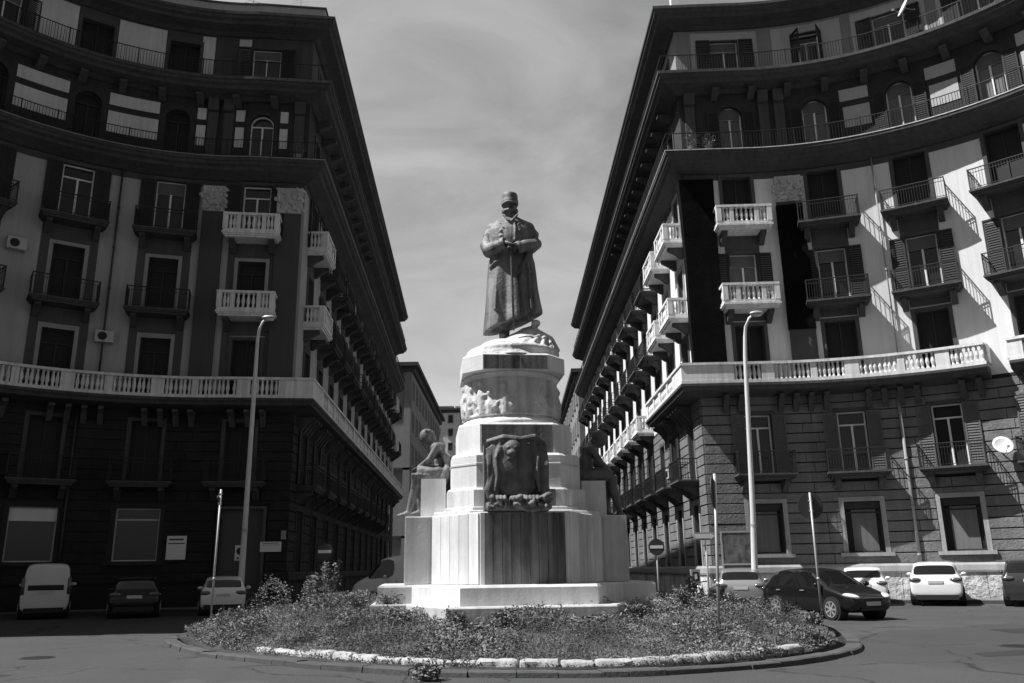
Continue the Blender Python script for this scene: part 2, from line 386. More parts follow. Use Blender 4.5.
# ------------------------------------------------------------------ the two big corner buildings
Z1,Z3,Z4,C1,C2,RF=5.64,13.8,17.88,21.9,26.44,30.3
def corner_building(side,label):
    B=thing('apartment_building',label,'apartment building',(0,0,0))
    if side=='R':
        sg=1; Z2=9.85; Rr=15.6; cx,cy=11.5,23.75
        pts=[(8.5,98),(9.0,39.45),(10.2,39.4)]+[(cx+Rr*math.sin(R(a)),cy+Rr*math.cos(R(a))) for a in np.arange(3,79,2.5)]
        pts+=[(26.9,20)]
        colphi=[16.,30.7,45.4,60.]
        c1X=11.6
    else:
        sg=-1; Z2=9.5; Rr=14.1; cx,cy=-13.0,25.4
        pts=[(-13.45,94),(-10.6,39.85),(-11.6,39.72)]+[(cx-Rr*math.sin(R(a)),cy+Rr*math.cos(R(a))) for a in np.arange(1,79,2.5)]
        pts+=[(-27.0,21.5)]
        colphi=[17.2,34.2,51.,68.]
        c1X=-13.0
    P=Path(pts,sg); sc=P.s[1]                       # corner arc length
    def s_at_x(x):
        best=None
        for i in range(1,len(P.p)-1):
            a,b=P.p[i].x,P.p[i+1].x
            if min(a,b)-1e-9<=x<=max(a,b)+1e-9: return P.s[i]+(x-a)/(b-a)*(P.s[i+1]-P.s[i])
    fac=[s_at_x(c1X)]+[s_at_x(cx+sg*Rr*math.sin(R(a))) for a in colphi]
    end=P.L
    street=[sc-2.45-3.98*k for k in range(14 if side=='R' else 13)]
    # window list: (s, kind,w,h,z,var)
    W=[];holes=[]
    rnd=random.Random(5 if side=='R' else 9)
    def addw(s,kind,w,z,h,var): W.append((s,kind,w,h,z,var)); holes.append((s,w,z,z+h))
    for i,s in enumerate(fac):
        if side=='R':
            addw(s,'shop',1.55,2.1,2.25,9)
            addw(s,'frl',1.25,Z1+.06,2.8,[0,0,5,0,0][i])
            addw(s,'hole',1.4,Z2+.06,3.0,3)
            addw(s,'curtain' if i in(0,) else 'fr',1.35,Z3+.06,2.8,1)
            addw(s,'hole',1.45,Z4+.06,2.9,9)
            addw(s,'arch',1.2,C1+.06,2.95,1)
            addw(s,'att',1.5,C2+.06,2.4,[1,3,4,1,1][i])
        else:
            if i==0: addw(s-.35,'door',1.95,.13,4.3,9)
            else: addw(s,'shopl',1.9,2.15,2.35,9)
            addw(s,'hole',1.35,Z1+.06,2.8,9)
            addw(s,'djamb' if i else 'hole',1.35,Z2+.06,3.0,9)
            addw(s,'djamb',1.35,Z3+.06,2.8,9)
            addw(s,'fr',1.4,Z4+.06,2.9,1 if i==1 else 0)
            addw(s,'arch' if i==0 else 'archd',1.2,C1+.06,2.95,9)
            addw(s,'att' if i in(0,3) else 'hole',1.5,C2+.06,2.4,4 if i in(0,3) else 9)
    for k,s in enumerate(street):
        addw(s,'shopl' if side=='L' else 'shop',1.4,1.6,2.9,9)
        addw(s,'fr',1.25,Z1+.06,2.8,rnd.choice([0,1,2]))
        addw(s,'hole',1.35,Z2+.06,3.0,9)
        addw(s,'frb' if side=='R' else 'fr',1.35,Z3+.06,2.8,rnd.choice([0,1,9]))
        addw(s,'frb' if side=='R' else 'fr',1.35,Z4+.06,2.9,rnd.choice([0,1,9]))
        addw(s,'hole',1.2,C1+.06,2.7,9)
        addw(s,'hole',1.4,C2+.06,2.3,9)
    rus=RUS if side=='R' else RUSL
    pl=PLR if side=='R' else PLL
    base_h=1.3
    # wall skins
    P.sheet(MB(),0,end,0,Z2-.3,holes).build('lower_wall',RBK if side=='R' else RBK,B)
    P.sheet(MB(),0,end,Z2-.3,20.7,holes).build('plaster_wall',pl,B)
    P.sheet(MB(),0,end,20.7,C1-.5,holes).build('frieze',DTR,B)
    P.sheet(MB(),0,end,C1-.5,C2-.7,holes).build('arcade_wall',DK2,B)
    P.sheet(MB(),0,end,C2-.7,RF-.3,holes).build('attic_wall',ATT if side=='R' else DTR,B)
    # rusticated courses
    rb=MB(); ch=.46; z=1.62
    bigholes=[(c,w+(.42 if h0<3 and w>1.3 else .36),h0-(.2 if h0<3 else 0),h1+(.21 if h0<3 else .18)) for c,w,h0,h1 in holes]
    while z<Z2-.55:
        z1=min(z+ch-.05,Z2-.5)
        for a,b in strip_clear(0,end,bigholes,z,z1):
            x=a
            while x<b-.05:
                y=min(b,x+rnd.uniform(1.1,2.2) if x>sc-12 else b)
                if b-y<.4: y=b
                if x<sc<y: 
                    y=sc
                q=.05+rnd.uniform(0,.025)
                e0=0 if x==a else .012; 
                pr=[(0,z),(q-.012,z),(q,z+.012),(q,z1-.012),(q-.012,z1),(0,z1)]
                P.sweep(rb,pr,x+e0,y-(0 if y==b or y==sc else .012))
                x=y
        z+=ch
    z=1.62
    while z<Z2-.55:
        z1=min(z+ch-.05,Z2-.5)
        for c,w,h0,h1 in bigholes:
            if z+.04<h1<z1-.06: P.sweep(rb,[(0,h1),(.06,h1),(.06,z1),(0,z1)],c-w/2+.01,c+w/2-.01)
            if z+.06<h0<z1-.04: P.sweep(rb,[(0,z),(.06,z),(.06,h0),(0,h0)],c-w/2+.01,c+w/2-.01)
        z+=ch
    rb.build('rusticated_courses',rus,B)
    # plinth of rough stone with coping
    gap=[(fac[0]-.35,2.3,0,4.6)] if side=='L' else []
    for a,b in strip_clear(0,end,gap,.1,1.2):
        pb=MB()
        x=a
        while x<b-.05:
            y=min(b,x+rnd.uniform(.9,1.6)); 
            if b-y<.4:y=b
            if x<sc<y:y=sc
            q=.14+rnd.uniform(0,.05); P.sweep(pb,[(0,.1),(q,.1),(q+.02,.5),(q,base_h-.1),(0,base_h-.1)],x+.01,y-.01); x=y
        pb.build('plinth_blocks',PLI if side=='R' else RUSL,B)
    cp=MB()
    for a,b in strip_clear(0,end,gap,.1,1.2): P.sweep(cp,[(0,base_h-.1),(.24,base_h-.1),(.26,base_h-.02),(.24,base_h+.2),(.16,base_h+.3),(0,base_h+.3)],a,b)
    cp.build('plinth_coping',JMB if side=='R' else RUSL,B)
    # cornices
    def corn(nm,top,o,deep,m,edge=None):
        P.sweep(MB(),[(-.1,top),(o,top),(o,top-.16),(o-.08,top-.2),(o-.1,top-.34),(o-.28,top-.42),(o-.34,top-.56),(.35,top-deep+.12),(.12,top-deep),(-.1,top-deep)],0,end).build(nm,m,B)
    corn('lower_cornice',C1,1.1,.85,COR)
    corn('upper_cornice',C2,1.25,.8,COR)
    corn('roof_cornice',RF,1.3,.75,COR)
    for top in (C1,C2): P.sweep(MB(),[(1.0,top+.004),(1.14,top+.004),(1.14,top+.035),(1.0,top+.035)],0,end).build('cornice_edge',WST if side=='R' else JMB,B)
    # brackets under the cornices
    k1=MB(); console(k1,0,0,.8,.42,.34); k1=k1.mesh('cornice_bracket',COR)
    s=sc-22.9; 
    while s<end:
        if abs(s-sc)>.5:
            q=P.at(s)
            ob('cornice_bracket',k1,B,(q.x,q.y,C2-.8),P.rz(s))
        s+=1.9
    # long stone balustrade at the second floor, slab under it
    k2=MB(); console(k2,0,0,.8,.75,.24); k2=k2.mesh('balcony_console',COR)
    segs=[(sc-9.3,s_at_x(cx+sg*Rr*math.sin(R(38.0)))),(s_at_x(cx+sg*Rr*math.sin(R(41.5))),end)] if side=='R' else [(0,end)]
    for a,b in segs:
        P.sweep(MB(),[(0,Z2),(1.12,Z2),(1.12,Z2-.12),(1.04,Z2-.2),(1.0,Z2-.32),(.5,Z2-.42),(0,Z2-.5)],a,b).build('balcony_slab',COR,B)
        bs=MB(); P.sweep(bs,[(.84,Z2),(1.08,Z2),(1.08,Z2+.15),(.84,Z2+.15)],a,b)
        P.sweep(bs,[(.8,Z2+.88),(1.12,Z2+.88),(1.12,Z2+1.0),(.8,Z2+1.0)],a,b)
        x=a; k=0
        while x<b-.3:
            w=[.62,1.75,.34,1.3][k%4]; y=min(x+w,b)
            if abs(x-sc)<2 or abs(y-sc)<1.5: pass
            if k%2==0 or (x<sc<y):
                P.sweep(bs,[(.86,Z2+.15),(1.06,Z2+.15),(1.06,Z2+.88),(.86,Z2+.88)],x,y)
            else:
                n=max(2,int((y-x)/.2))
                for j in range(n):
                    q=P.at(x+(y-x)*(j+.5)/n,.96); baluster(bs,q.x,q.y,Z2+.15,.73,6 if x<sc-15 else 8)
            x=y; k+=1
        for e in (a,b):
            if .1<e<end-.1:
                i=P.seg(min(e+1e-4,end)); q=P.at(e,.5); 
                M=Matrix.Translation((q.x,q.y,0))@Matrix.Rotation(P.rz(e),4,'Z'); i0=len(bs.v)
                bs.box(-.1,.1,-.36,.46,Z2+.15,Z2+1.0); bs.xf(M,i0)
        bs.build('balustrade',WST,B)
        x=a+.5
        while x<b:
            if abs(x-sc)>.8: q=P.at(x); ob('balcony_console',k2,B,(q.x,q.y,Z2-.5),P.rz(x))
            x+=1.9 if int(x*3)%2 else .7
    # individual balconies
    def bal(s,z,kind,w): 
        q=P.at(s); put_balcony(B,kind,w,(q.x,q.y,z),P.rz(s),1.08)
    for i,s in enumerate(fac):
        bal(s,Z1,'iron',2.7)
        for z in (Z3,Z4): bal(s,z,'white' if i==0 else 'iron',2.75 if i==0 else 2.9)
    for k,s in enumerate(street):
        if k<10: bal(s,Z1,'iron',2.4)
        for z in (Z3,Z4): bal(s,z,'white' if k<(2 if side=='R' else 1) or (k==11 and side=='L') else 'iron',2.7)
        if side=='R' and s<sc-10.5: bal(s,Z2,'white',2.6)
    # long iron railings on the two cornice terraces
    for top in (C1,C2):
        r=MB(); H=1.0
        for z in(.1,H): P.sweep(r,[(1.0,top+z-.018),(1.036,top+z-.018),(1.036,top+z+.018),(1.0,top+z+.018)],0,end)
        s=.1; n=0
        while s<end:
            q=P.at(s,1.018 if abs(s-sc)>.01 else 1.0); t=.022 if n%12==0 else .009
            r.box(q.x-t,q.x+t,q.y-t,q.y+t,top+.035,top+H+(.05 if n%12==0 else 0)); n+=1
            s+=.14 if s>sc-22 else .35
        r.build('terrace_railing',IRN,B)
    # pilasters with capitals on the corner bay
    if side=='R': pls=[(sc+.05,sc+1.3),(s_at_x(13.5),s_at_x(14.7))]
    else: pls=[(sc+.15,sc+1.35),(s_at_x(-14.55),s_at_x(-15.6))]
    for j,(a,b) in enumerate(pls):
        P.sweep(MB(),[(0,Z2+.02),(.16,Z2+.02),(.16,19.3),(0,19.3)],a,b).build('pilaster',PIL,B)
        c=MB(); m=(a+b)/2; n=60 
        P.sweep(c,[(0,19.31),(.18,19.31),(.22,19.7),(.3,20.5),(.3,20.65),(0,20.65)],a-.02,b+.02)
        if not(side=='R' and j==0):
            for k in range(46):
                s=rnd.uniform(a-.12,b+.12); z=rnd.uniform(19.4,20.6); q=P.at(s,.2+.07*(z-19.3)); rr=rnd.uniform(.06,.15)
                c.ell((q.x,q.y,z),(rnd.uniform(.06,.15),.12,rnd.uniform(.06,.14)),8,5)
        c.build('capital',CAP,B)
    if side=='R':
        n=MB(); a,b=pls[0]
        P.sweep(n,[(-.05,Z2+1.02),(.24,Z2+1.02),(.27,13),(.25,16),(.34,19.4),(.42,20.6),(-.05,20.7)],sc-.28,b+.06); n.build('netting',NET,B)
        n=MB(); a,b=pls[1]; rg=[]
        for z in np.arange(12.6,19.3,.5):
            rg.append([P.at(a-.04,-.05).to_3d()+Vector((0,0,z)),P.at(a-.04,.24+.02*math.sin(z*1.7)).to_3d()+Vector((-.03*math.sin(z*1.1),0,z)),P.at(b+.05,.24+.02*math.sin(z*1.3+1)).to_3d()+Vector((.04*math.sin(z*1.3),0,z)),P.at(b+.05,-.05).to_3d()+Vector((0,0,z))])
        n.loft(rg); n.build('netting',NET,B)
    # dark vertical bands linking the windows of a column; pale arcade panels; attic panels
    def each(nm,m_,prof,a,b): P.sweep(MB(),prof,a,b).build(nm,m_,B)
    for s in fac+(street if side=='L' else []):
        fr=s>sc
        w=2.45 if fr else 1.9
        for z0,z1 in ((Z2,20.7),):
            hs=[(s,1.36+.35,z,z+2.9+.1) for z in ()]
            for a,b in () if side=='R' else ((s-w/2,s-.85),(s+.85,s+w/2)) if not(side=='R') else ((s-w/2+.25,s-.85),(s+.85,s+w/2-.25)):
                each('window_band',DTR,[(0,z0),(.03,z0),(.03,z1),(0,z1)],a,b)
            for t0,t1 in ((Z2+3.3,Z3-.28),(Z3+3.05,Z4-.28)):
                each('window_apron',DTR,[(0,t0),(.03,t0),(.03,t1),(0,t1)],s-.85,s+.85)
    allc=sorted(fac)
    edges=[sc+1.0]+allc+[end]
    for i in range(len(edges)-1):
        a=edges[i]+(.92 if i else .1); b=edges[i+1]-.92
        if side=='R': a+=.45 if i else 0; b-=.45
        if i==1: # pilaster of the arcade between bays 1 and 2
            m=(a+b)/2; iv=[(a,m-.75),(m+.75,b)]
        else: iv=[(a,b)]
        for x,y in iv:
            if y-x>.15:
                each('arcade_panel',LTP if side=='R' else LTL,[(0,C1+1.1),(.03,C1+1.1),(.03,C1+2.25),(0,C1+2.25)],x,y)
                each('arcade_panel',LTP if side=='R' else LTL,[(0,C1+2.6),(.03,C1+2.6),(.03,C1+3.25),(0,C1+3.25)],x-(.0 if side=='L' else .1),y)
        a=edges[i]+.85;b=edges[i+1]-.85
        if side=='L':
            iv=[(a+.1,b-.1)] if i>1 else [(edges[i]+.85,edges[i]+1.5) if i else (a+.6,b),(b-.65,b)] if i==1 else [(a-.2,b)]
            for x,y in iv:
                if y-x>.15: each('attic_panel',LTP if side=='R' else LTL,[(0,C2+.05),(.03,C2+.05),(.03,C2+3.0),(0,C2+3.0)],x,y)
    for s in fac:
        if side=='R':
            for x,y in ((s-1.75,s-.8),(s+.8,s+1.75)): each('attic_panel',LTP if side=='R' else LTL,[(0,C2+.05),(.03,C2+.05),(.03,C2+2.95),(0,C2+2.95)],x,y)
            each('attic_panel',LTP if side=='R' else LTL,[(0,C2+2.52),(.03,C2+2.52),(.03,C2+2.95),(0,C2+2.95)],s-.8,s+.8)
    # arcade pilasters (paired)
    m=(fac[0]+fac[1])/2
    for q in (m-.4,m+.4,sc+.5):
        pp=MB(); P.sweep(pp,[(0,C1),(.14,C1),(.14,C2-1.52),(0,C2-1.52)],q-.25,q+.25); P.sweep(pp,[(0,C2-1.5),(.3,C2-1.45),(.34,C2-.8),(0,C2-.8)],q-.27,q+.27); pp.build('arcade_pilaster',DTR,B)
    # windows
    cam=Vector((0,0)); W.sort(key=lambda w:(P.at(w[0])-cam).length)
    far=MB(); cnt=0
    for s,kind,w,h,z,var in W:
        q=P.at(s); rz=P.rz(s)
        if kind=='door':
            d=MB(); d.box(-w/2,w/2,.2,.24,0,h); 
            for k in range(int(h/.12)): d.box(-w/2+.02,w/2-.02,.185,.2,k*.12+.01,k*.12+.1)
            d.box(-w/2-.14,-w/2,-.09,0,0,h+.14); d.box(w/2,w/2+.14,-.09,0,0,h+.14); d.box(-w/2,w/2,-.09,0,h,h+.14)
            D=ob('garage_door',d.mesh('garage_door',DOR),B,(q.x,q.y,z),rz)
            g=MB(); g.box(-.23,.23,.17,.183,2.0,2.68); g.build('plate',WHT,D)
            g=MB()
            n=20; g.loft([[(.17*math.cos(2*PI*k/n),y,2.42+.17*math.sin(2*PI*k/n)) for k in range(n)] for y in (.158,.168)])
            g.box(-.14,-.04,.16,.168,2.06,2.15); g.box(.04,.14,.16,.168,2.06,2.15); g.build('emblem',BLP,D)
            continue
        if kind=='archd': kind='arch'; var=2 if False else 9
        cnt+=1
        if cnt<=98:
            o=put_window(B,kind,w,h,var,(q.x,q.y,z),rz)
            if side=='L' and kind=='arch' and s!=fac[0]:
                o.children[0].data=o.children[0].data.copy(); o.children[0].data.materials[0]=BLK; o.data=o.data.copy(); o.data.materials[0]=SHU
            if side=='L' and kind=='shopl' and s>sc and abs(s-fac[2])<.1:
                g=MB(); g.box(-.93,.93,.12,.2,h-.62,h-.08); g.build('sign_board',WHT,o)
        else:
            i0=len(far.v)
            for x in (-w/2,w/2-.07): far.box(x,x+.07,.2,.27,0,h)
            far.box(-w/2+.07,w/2-.07,.24,.27,0,h); far.xf(Matrix.Translation((q.x,q.y,z))@Matrix.Rotation(rz,4,'Z'),i0)
    if far.v: far.build('distant_windows',SHU,B,kind='stuff')
    # roof and rear
    poly=[(p.x-m.x*.4,p.y-m.y*.4) for p,m in P.line(0,end)]
    bx=45 if side=='R' else -46
    poly2=poly+[(bx,P.p[-1].y),(bx,P.p[0].y)]
    rf=MB(); rf.add([(x,y,RF-.05) for x,y in poly2],[tuple(range(len(poly2)))]); 
    rear=MB(); n=len(poly2)
    for i in range(len(poly)-1,n): 
        a=poly2[i];b=poly2[(i+1)%n]; rear.add([(a[0],a[1],0),(b[0],b[1],0),(b[0],b[1],RF),(a[0],a[1],RF)],[(0,1,2,3)])
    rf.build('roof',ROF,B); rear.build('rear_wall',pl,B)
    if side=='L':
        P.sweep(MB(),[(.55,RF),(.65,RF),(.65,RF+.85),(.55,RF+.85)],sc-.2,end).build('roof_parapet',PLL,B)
        P.sweep(MB(),[(.5,RF+.85),(.72,RF+.85),(.72,RF+.95),(.5,RF+.95)],sc-.2,end).build('parapet_coping',COR,B)
    else:
        P.sweep(MB(),[(.9,RF),(1.25,RF),(1.1,RF+.12),(.9,RF+.12)],0,end).build('gutter',COR,B)
    return B,P,sc,fac
BR,PR,scR,facR=corner_building('R','right corner apartment block with sunlit curved facade, black wrapped pilasters and white balustrades')
BL,PL_,scL,facL=corner_building('L','left corner apartment block in deep shade with curved facade and pale plain plaster')
def hang(P,s,off,z): q=P.at(s,off); return (q.x,q.y,z),P.rz(s)

# drainpipes
def pipe(P,s,z0,z1,label,r=.07):
    q=P.at(s,.14); m=MB(); m.tube([(0,0,z0),(0,0,z1)],r,8)
    z=z0+1
    while z<z1: m.tube([(0,0,z),(0,0,z+.1)],r+.02,8); z+=2.1
    m.build('drainpipe',JMB if P is PR else SBK,None,True,loc=(q.x,q.y,0),label=label,cat='drainpipe')
def mids(f,i): return (f[i]+f[i+1])/2
pipe(PR,mids(facR,1)+.1,.9,9.3,'pale drainpipe on the sunlit rusticated stone of the right block')
pipe(PR,mids(facR,1)+.35,9.9,C1-.8,'thin pale drainpipe up the bright plaster above the right stone balustrade',.035)
pipe(PL_,mids(facL,1)+.2,9.55,C1-.8,'long thin drainpipe on the shaded left plaster beside the air conditioner',.05)
pipe(PL_,mids(facL,1)+.9,.3,8.95,'dark drainpipe on the shaded left ground floor beside the framed shop window',.06)

def dish(loc,rz,r,label,wallarm=.5,tilt=25):
    t=thing('satellite_dish',label,'satellite dish',loc,rz)
    m=MB(); n=20; rings=[]
    for k in range(5): a=k/4*r+.001; rings.append([(a*math.cos(2*PI*j/n),-.25*(a/r)**2*r*.9,a*math.sin(2*PI*j/n)) for j in range(n)])
    for k in range(4,-1,-1): a=k/4*r*.99+.001; rings.append([(a*math.cos(2*PI*j/n),-.25*(a/r)**2*r*.9+.03,a*math.sin(2*PI*j/n)) for j in range(n)])
    m.loft(rings); m.xf(Matrix.Rotation(R(-tilt),4,'X')); m.build('reflector',WHT,t,True)
    m=MB(); m.tube([(0,.02,0),(0,wallarm*.7,-.1),(0,wallarm,-.1)],.025); m.tube([(0,-.02,-r*.9),(0,-.55,-.1)],.015); m.box(-.04,.04,-.62,-.52,-.14,-.04); m.build('bracket',GAL,t)
l,rz=hang(PR,facR[2]+2.05,.55,6.35); dish(l,rz+.5,.42,'white satellite dish on the rusticated stone right of the first-floor window',.55)
l,rz=hang(PR,facR[2]+.95,1.0,C2+1.75); dish(l,rz-1.0,.45,'pale satellite dish on the top terrace of the right block',.5)
# air conditioner on the left facade
def aircon(P,s,z,label,group=None):
    l,rz=hang(P,s,.05,z); t=thing('air_conditioner',label,'air conditioner',l,rz,group)
    m=MB(); m.box(-.4,.4,-.35,-.03,0,.55); m.build('casing',LTP,t)
    m=MB(); n=16
    m.loft([[(-.1+.2*math.cos(2*PI*k/n),y,.27+.2*math.sin(2*PI*k/n)) for k in range(n)] for y in(-.37,-.351)]); m.build('fan_grille',BLP,t)
    m=MB(); m.box(-.35,-.31,-.33,.0,-.05,-.002); m.box(.31,.35,-.33,.0,-.05,-.002); m.build('bracket',GAL,t)
aircon(PL_,(facL[1]+facL[2])/2+.15,12.1,'boxy air conditioner hanging on the shaded left plaster wall')
aircon(PL_,facL[2]+2.2,15.9,'small air conditioner on the left plaster near the leftmost balcony')
l,rz=hang(PR,facR[2]+2.0,.3,.42); t=thing('basement_grille','dark barred basement grille in the rough plinth right of the white sport utility car','grille',l,rz)
m=MB(); m.box(-.5,.5,-.0,.05,0,.6); m.build('recess',BLK,t)
m=MB(); [m.box(-.5+.1*k,-.48+.1*k,-.03,-.002,0,.6) for k in range(11)]; m.box(-.52,.52,-.03,-.002,.6,.63); m.box(-.52,.52,-.03,-.002,-.03,0); m.build('bars',IRN,t)
aircon(PR,scR-7.5,6.3,'air conditioner outside the side street window of the right block')

# roof clutter
def antenna(x,y,h,label,k):
    m=MB(); m.tube([(0,0,0),(0,0,h)],.02,6); 
    for i in range(5): m.box(-.5+.05*i,.5-.05*i,-.01,.01,h-.15-.18*i,h-.135-.18*i) if k==0 else m.box(-.01,.01,-.5,.5,h-.1-.2*i,h-.085-.2*i)
    m.tube([(0,-.5,h-.3),(0,.5,h-.3)],.012,5)
    m.build('antenna',GAL,None,loc=(x,y,RF-.06),rz=.4+k,label=label,cat='antenna')
antenna(-14.6,41.3,3.2,'thin roof antenna above the left corner bay, left of the taller one',0)
antenna(-11.9,41.4,3.7,'taller roof antenna nearest the left corner of the shaded block',1)
antenna(-10.7,50,2.2,'small antenna further back along the left street roof',1)
m=MB(); m.box(-.22,.22,-.22,.22,0,2.6); m.box(-.3,.3,-.3,.3,2.6,2.75); m.build('chimney_stack',WHT,None,loc=(9.35,40.3,RF-.05),label='white square chimney post above the right roof corner',cat='chimney')
def potplant(loc,label,h=.8,r=.35,seed=1):
    t=thing('potted_plant',label,'potted plant',loc,0,'potted plants on balconies and terraces')
    MB().lathe([(.13,0),(.2,.3),(.22,.33),(.18,.33)],0,0,10).build('pot',JMB,t)
    rr=random.Random(seed); m=MB()
    for i in range(130):
        a=rr.uniform(0,2*PI); b=rr.uniform(0,1); p=Vector((r*b*math.cos(a),r*b*math.sin(a),.35+rr.uniform(0,h)*(1-.4*b)))
        d=Vector((rr.gauss(0,1),rr.gauss(0,1),rr.gauss(.3,1))).normalized()*.11; e=d.cross(Vector((rr.random(),rr.random(),1))).normalized()*.04
        m.add([p-e,p+d*.5-e*.3+e*1.5,p+d,p+e],[(0,1,2,3)])
    m.build('foliage',LF[0],t)
for i,(P,s,z,lb) in enumerate([(PR,scR-6.2,Z4,'leafy pot plant on the sunlit upper street balcony of the right block'),(PR,scR+.35,C1,'pale leafy pot plant on the arcade terrace at the right block corner'),(PR,scR+1.2,C1,'second leafy pot beside the corner one on the right arcade terrace'),(PL_,scL-3.1,Z4,'pot plant on the shaded upper street balcony nearest the left corner'),(PL_,scL+.4,C1,'spiky pot plant on the left arcade terrace corner')]):
    q=P.at(s,.8); potplant((q.x,q.y,z+.01 if z in(Z4,) else z+.04),lb,.9 if i<2 else .7,.4,i)

# posters and plates on the left ground floor
def plate(P,s,z0,z1,w,label,cat,lines=3):
    l,rz=hang(P,s,.1,z0); t=thing('wall_notice',label,cat,l,rz)
    MB().box(-w/2,w/2,-.03,0,0,z1-z0).build('board',WHT if lines!=1 else JMB,t)
    if lines>1:
        m=MB(); h=z1-z0
        m.box(-w*.4,w*.35,-.034,-.0302,h*.82,h*.88); 
        m.box(-w*.42,w*.42,-.034,-.0302,h*.66,h*.7)
        m.build('printing',BLP,t)
plate(PL_,facL[0]+2.45,2.2,3.25,.85,'pale upright notice board with dark headline left of the grey shutter','notice board',3)
plate(PL_,facL[0]-1.75,2.5,2.95,.95,'pale horizontal board with a dark line of print right of the lamp post','notice board',2)
plate(PL_,facL[0]-2.3,3.05,3.45,.22,'tiny pale plate high beside the corner of the left block','wall plate',1)

# ------------------------------------------------------------------ background blocks
def block(label,x0,x1,y0,y1,H,cam_side,m,street_side,nfl=6,seed=0,z0=0):
    t=thing('apartment_building',label,'apartment building',(0,0,0))
    w=MB(); w.box(x0,x1,y0,y1,z0,H); w.build('wall',m,t)
    c=MB(); c.box(x0-.9,x1+.9,y0-.9,y1+.9,H+.004,H+.5); c.box(x0-.4,x1+.4,y0-.4,y1+.4,H-.7,H+.002); c.build('cornice',COR,t)
    fh=(H-2-z0)/nfl
    win=MB(); win.box(-.6,.6,-.06,.3,0,2.1); wm=win.mesh('window',SHU)
    fr=MB(); fr.box(-.8,-.6,-.12,.02,-.1,2.3); fr.box(.6,.8,-.12,.02,-.1,2.3); fr.box(-.6,.6,-.12,.02,2.1,2.3); fr.box(-.9,.9,-.2,.02,-.2,-.1); fm=fr.mesh('frame',JMB)
    n=0
    xs=np.arange(x0+1.8,x1-1,3.6); ys=np.arange(y0+2,y1-1,4.)
    for f in reversed(range(nfl)):
        z=z0+1.6+f*fh+.8
        for x in xs:
            if n<48: o=ob('window',wm,t,(x,y0,z)); ob('frame',fm,o); n+=1
        for y in ys:
            if n<96:
                X=x1 if street_side>0 else x0
                o=ob('window',wm,t,(X,y,z),PI/2*street_side); ob('frame',fm,o); n+=1
    for f in (1,3):
        MB().box(x0-.25,x1+.25,y0-.25,y1+.25,z0+1.2+f*fh,z0+1.5+f*fh).build('string_course',COR,t)
    for x,y in ((x0+.5,y0-.1),(x1-.5,y0-.1)): MB().box(x-.45,x+.45,y-.15,y+.05,z0,H-.7).build('pilaster',m,t)
    return t
block('grey block beyond the left building across the side street',-34,-13.3,108,150,27.6,0,ATT,1)
block('grey block beyond the right building with one sunlit flank',8.6,32,108,150,26.4,0,RBX,-1)
block('second far block further down the right side of the street',9.4,32,158,200,28,0,RBX,-1)
block('distant sunlit apartment house closing the street, flat roofed with small windows',-34,-13,236,252,45.5,0,PLR,1,11,z0=0)
block('lower distant apartment house right of the tallest one closing the street',-12.5,6,240,256,44,0,PLR,1,11,z0=0)
for i,(x,y,z,w,h) in enumerate([(-19.5,243,46,4,1.6),(-15.8,241,46,1.6,1.2),(-9,245,44.5,3,1.6)]):
    t=MB(); t.box(-w/2,w/2,-1.5,1.5,0,h); t.box(-w/2-.2,w/2+.2,-1.7,1.7,h+.003,h+.2)
    t.build('roof_hut',[JMB,WHT,JMB][i],None,loc=(x,y,z),label=['wide stair hut on the tallest distant roof','small white hut on the tallest distant roof','stair hut on the lower distant roof'][i],cat='roof hut')

# ------------------------------------------------------------------ ground
g=MB(); 
g.add([(-1500,-1500,0),(1500,-1500,0),(1500,1500,0),(-1500,1500,0)],[(0,1,2,3)]); g.build('ground',ASP,None,kind='structure')
for nm,P in (('pavement',PR),('pavement',PL_)):
    m=MB(); P.sweep(m,[(-.3,0.002),(2.2,.002),(2.2,.13),(-.3,.13)],0,P.L); m.build(nm,PAV,None,kind='structure')
    m=MB(); 
    P.sweep(m,[(2.202,.002),(2.42,.002),(2.42,.12),(2.39,.14),(2.202,.14)],0,P.L); m.build('kerb',KRB,None,kind='structure')
PTC=mat('fresh asphalt patch',.03,.85,.2,3,.5,50)
def disc_thing(x,y,r,name,label,cat):
    m=MB(); m.lathe([(r,.002),(r,.008),(r*.97,.012)],0,0,28)
    for k in range(-3,4): m.box(-math.sqrt(max(0,(r*.85)**2-(k*r*.24)**2)),math.sqrt(max(0,(r*.85)**2-(k*r*.24)**2)),k*r*.24-.02,k*r*.24+.02,.012,.017)
    m.build(name,IRC,None,loc=(x,y,0),label=label,cat=cat)
IRC=mat('cast iron cover',.03,.6,.3,6)
disc_thing(-9.6,17.8,.33,'manhole_cover','round cast iron manhole cover on the sunlit road left of the island','manhole cover')
disc_thing(9.8,17.4,.33,'manhole_cover','round cast iron manhole cover on the road right of the island','manhole cover')
for nm,pts in (('road_patch',[(8.2,15.6),(10.9,16.4),(10.6,17.1),(8.3,16.2)]),('road_patch',[(-11.8,15.2),(-8.6,14.2),(-8.4,14.9),(-11.6,16)]),('road_patch',[(11.5,20.5),(17,21.5),(16.8,22.6),(11.6,21.8)])):
    m=MB(); m.add([(x,y,.004) for x,y in pts],[(0,1,2,3)]); m.build(nm,PTC,None,kind='structure')
